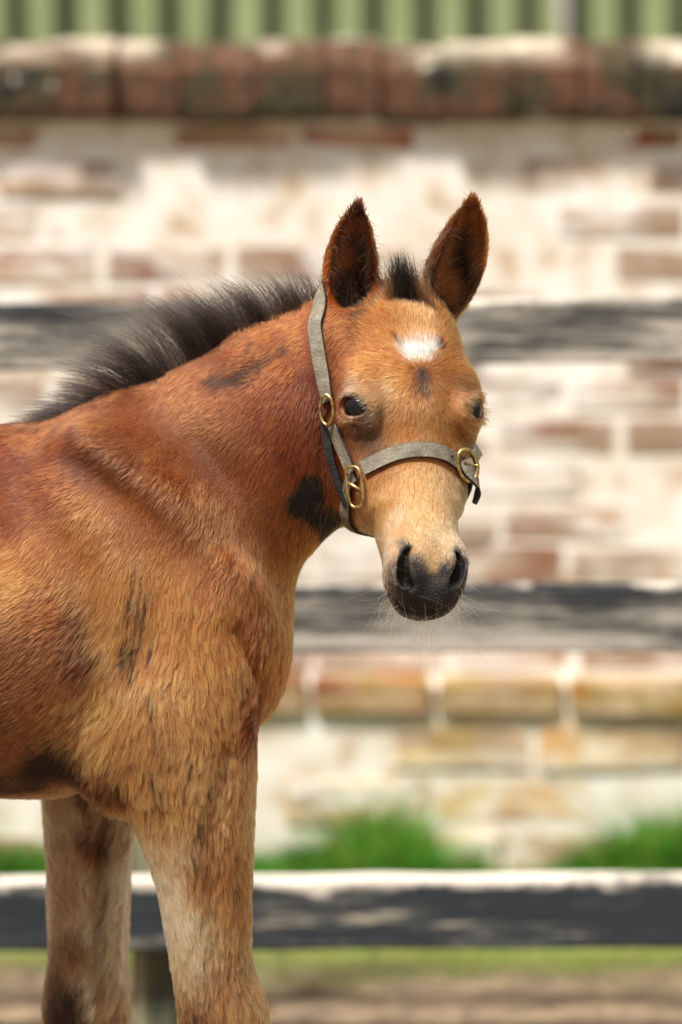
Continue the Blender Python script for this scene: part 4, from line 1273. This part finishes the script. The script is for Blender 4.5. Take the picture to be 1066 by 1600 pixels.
def lashes():
    R, D, L, B, C_ = [], [], [], [], []
    for i, (c, n, t, b) in enumerate(EYES):
        for k in range(70):
            a = rng.uniform(.25, 2.75)
            root = c + n * (.0150 + .0022 * math.sin(a)) + t * math.cos(a) * .0182 + b * math.sin(a) * .0148
            R.append(root); D.append(unit(n * 1.0 + b * .15 + t * math.cos(a) * .5 + rng.normal(0, .12, 3)))
            L.append(rng.uniform(.006, .0125)); B.append(-b * rng.uniform(.3, .9)); C_.append(srgb(46, 38, 34) if rng.random() < .7 else srgb(190, 160, 120))
        for k in range(9):
            a = rng.uniform(3.5, 5.8)
            R.append(c + n * .011 + t * math.cos(a) * .023 + b * math.sin(a) * .021); D.append(unit(n + rng.normal(0, .4, 3))); L.append(rng.uniform(.012, .026)); B.append(rng.normal(0, .25, 3)); C_.append(srgb(120, 100, 80))
    R, D, L, B, C_ = map(np.array, (R, D, L, B, C_))
    pts = strands(R, D, L, B, 5)
    rad = np.array([.00022, .00020, .00016, .00010, .00004])[None] * np.ones((len(R), 1))
    curves_obj('eyelashes', pts, rad, np.repeat(C_[:, None, :], 5, 1), foal, FUR)
lashes()

def whiskers():
    q = (V - HO) @ HAX.T
    chin = np.flatnonzero((q[:, 2] > .325) & (np.abs(q[:, 0]) < .040) & (q[:, 1] < -.035) & (hv > .3))
    lip = np.flatnonzero((q[:, 2] > .30) & (np.abs(q[:, 0]) < .046) & (q[:, 1] > -.085) & (hv > .3))
    i = np.concatenate([rng.choice(chin, 150), rng.choice(lip, 90)])
    n = len(i)
    D = N[i] + rng.normal(0, .35, (n, 3)) + np.array([0, 0, -.25]); D /= np.linalg.norm(D, axis=1)[:, None]
    L = np.where(np.arange(n) < 150, .010 + .036 * rng.random(n) ** 1.6, rng.uniform(.006, .022, n))
    B = rng.normal(0, .60, (n, 3)) + np.array([0, 0, -.30])
    pts = strands(V[i], D, L, B, 7)
    C_ = np.where((rng.random(n) < .7)[:, None], srgb(214, 200, 172), srgb(120, 100, 74))
    rad = np.array([.00014, .00013, .00012, .00010, .00008, .00006, .00003])[None] * np.ones((n, 1))
    curves_obj('whiskers', pts, rad, np.repeat(C_[:, None, :], 7, 1), foal, FUR)
whiskers()

def ear_hair():
    R, D, L, B, C_ = [], [], [], [], []
    for base, tip, lo in EARS:
        ax = unit(tip - base); Le = np.linalg.norm(tip - base)
        a = (V - base) @ ax / Le
        face = unit(np.array([.15, -1, .1]) - ax * (np.array([.15, -1, .1]) @ ax)); side = np.cross(ax, face)
        m = np.flatnonzero((ev > .5) & (a > .12) & (a < .8) & (N @ face > .15))
        ii = rng.choice(m, 700)
        for j in ii:
            off = (V[j] - base - ax * a[j] * Le) @ side
            inw = -math.copysign(1, off)
            R.append(V[j]); D.append(unit(side * inw * .75 + face * .35 - ax * rng.uniform(-.2, .8) + rng.normal(0, .18, 3)))
            L.append(rng.uniform(.007, .017)); B.append(-ax * rng.uniform(.0, .6) + rng.normal(0, .2, 3))
            C_.append((srgb(176, 110, 62) if rng.random() < .22 else srgb(52, 27, 16)) * rng.uniform(.6, 1.2))
    tuft = trace(546, 436)[0][0]
    for k in range(46):
        R.append(tuft + rng.normal(0, .003, 3)); D.append(unit(np.array([.15, -.35, -1]) + rng.normal(0, .16, 3))); L.append(rng.uniform(.010, .024)); B.append(np.array([.3, -.1, .1]) + rng.normal(0, .2, 3)); C_.append(srgb(206, 140, 84) * rng.uniform(.6, 1.15))
    R, D, L, B, C_ = map(np.array, (R, D, L, B, C_))
    rad = np.array([.00024, .00022, .0002, .00014, .00005])[None] * np.ones((len(R), 1))
    curves_obj('ear_hair', strands(R, D, L, B, 5), rad, np.repeat(C_[:, None, :], 5, 1), foal, FUR)
ear_hair()
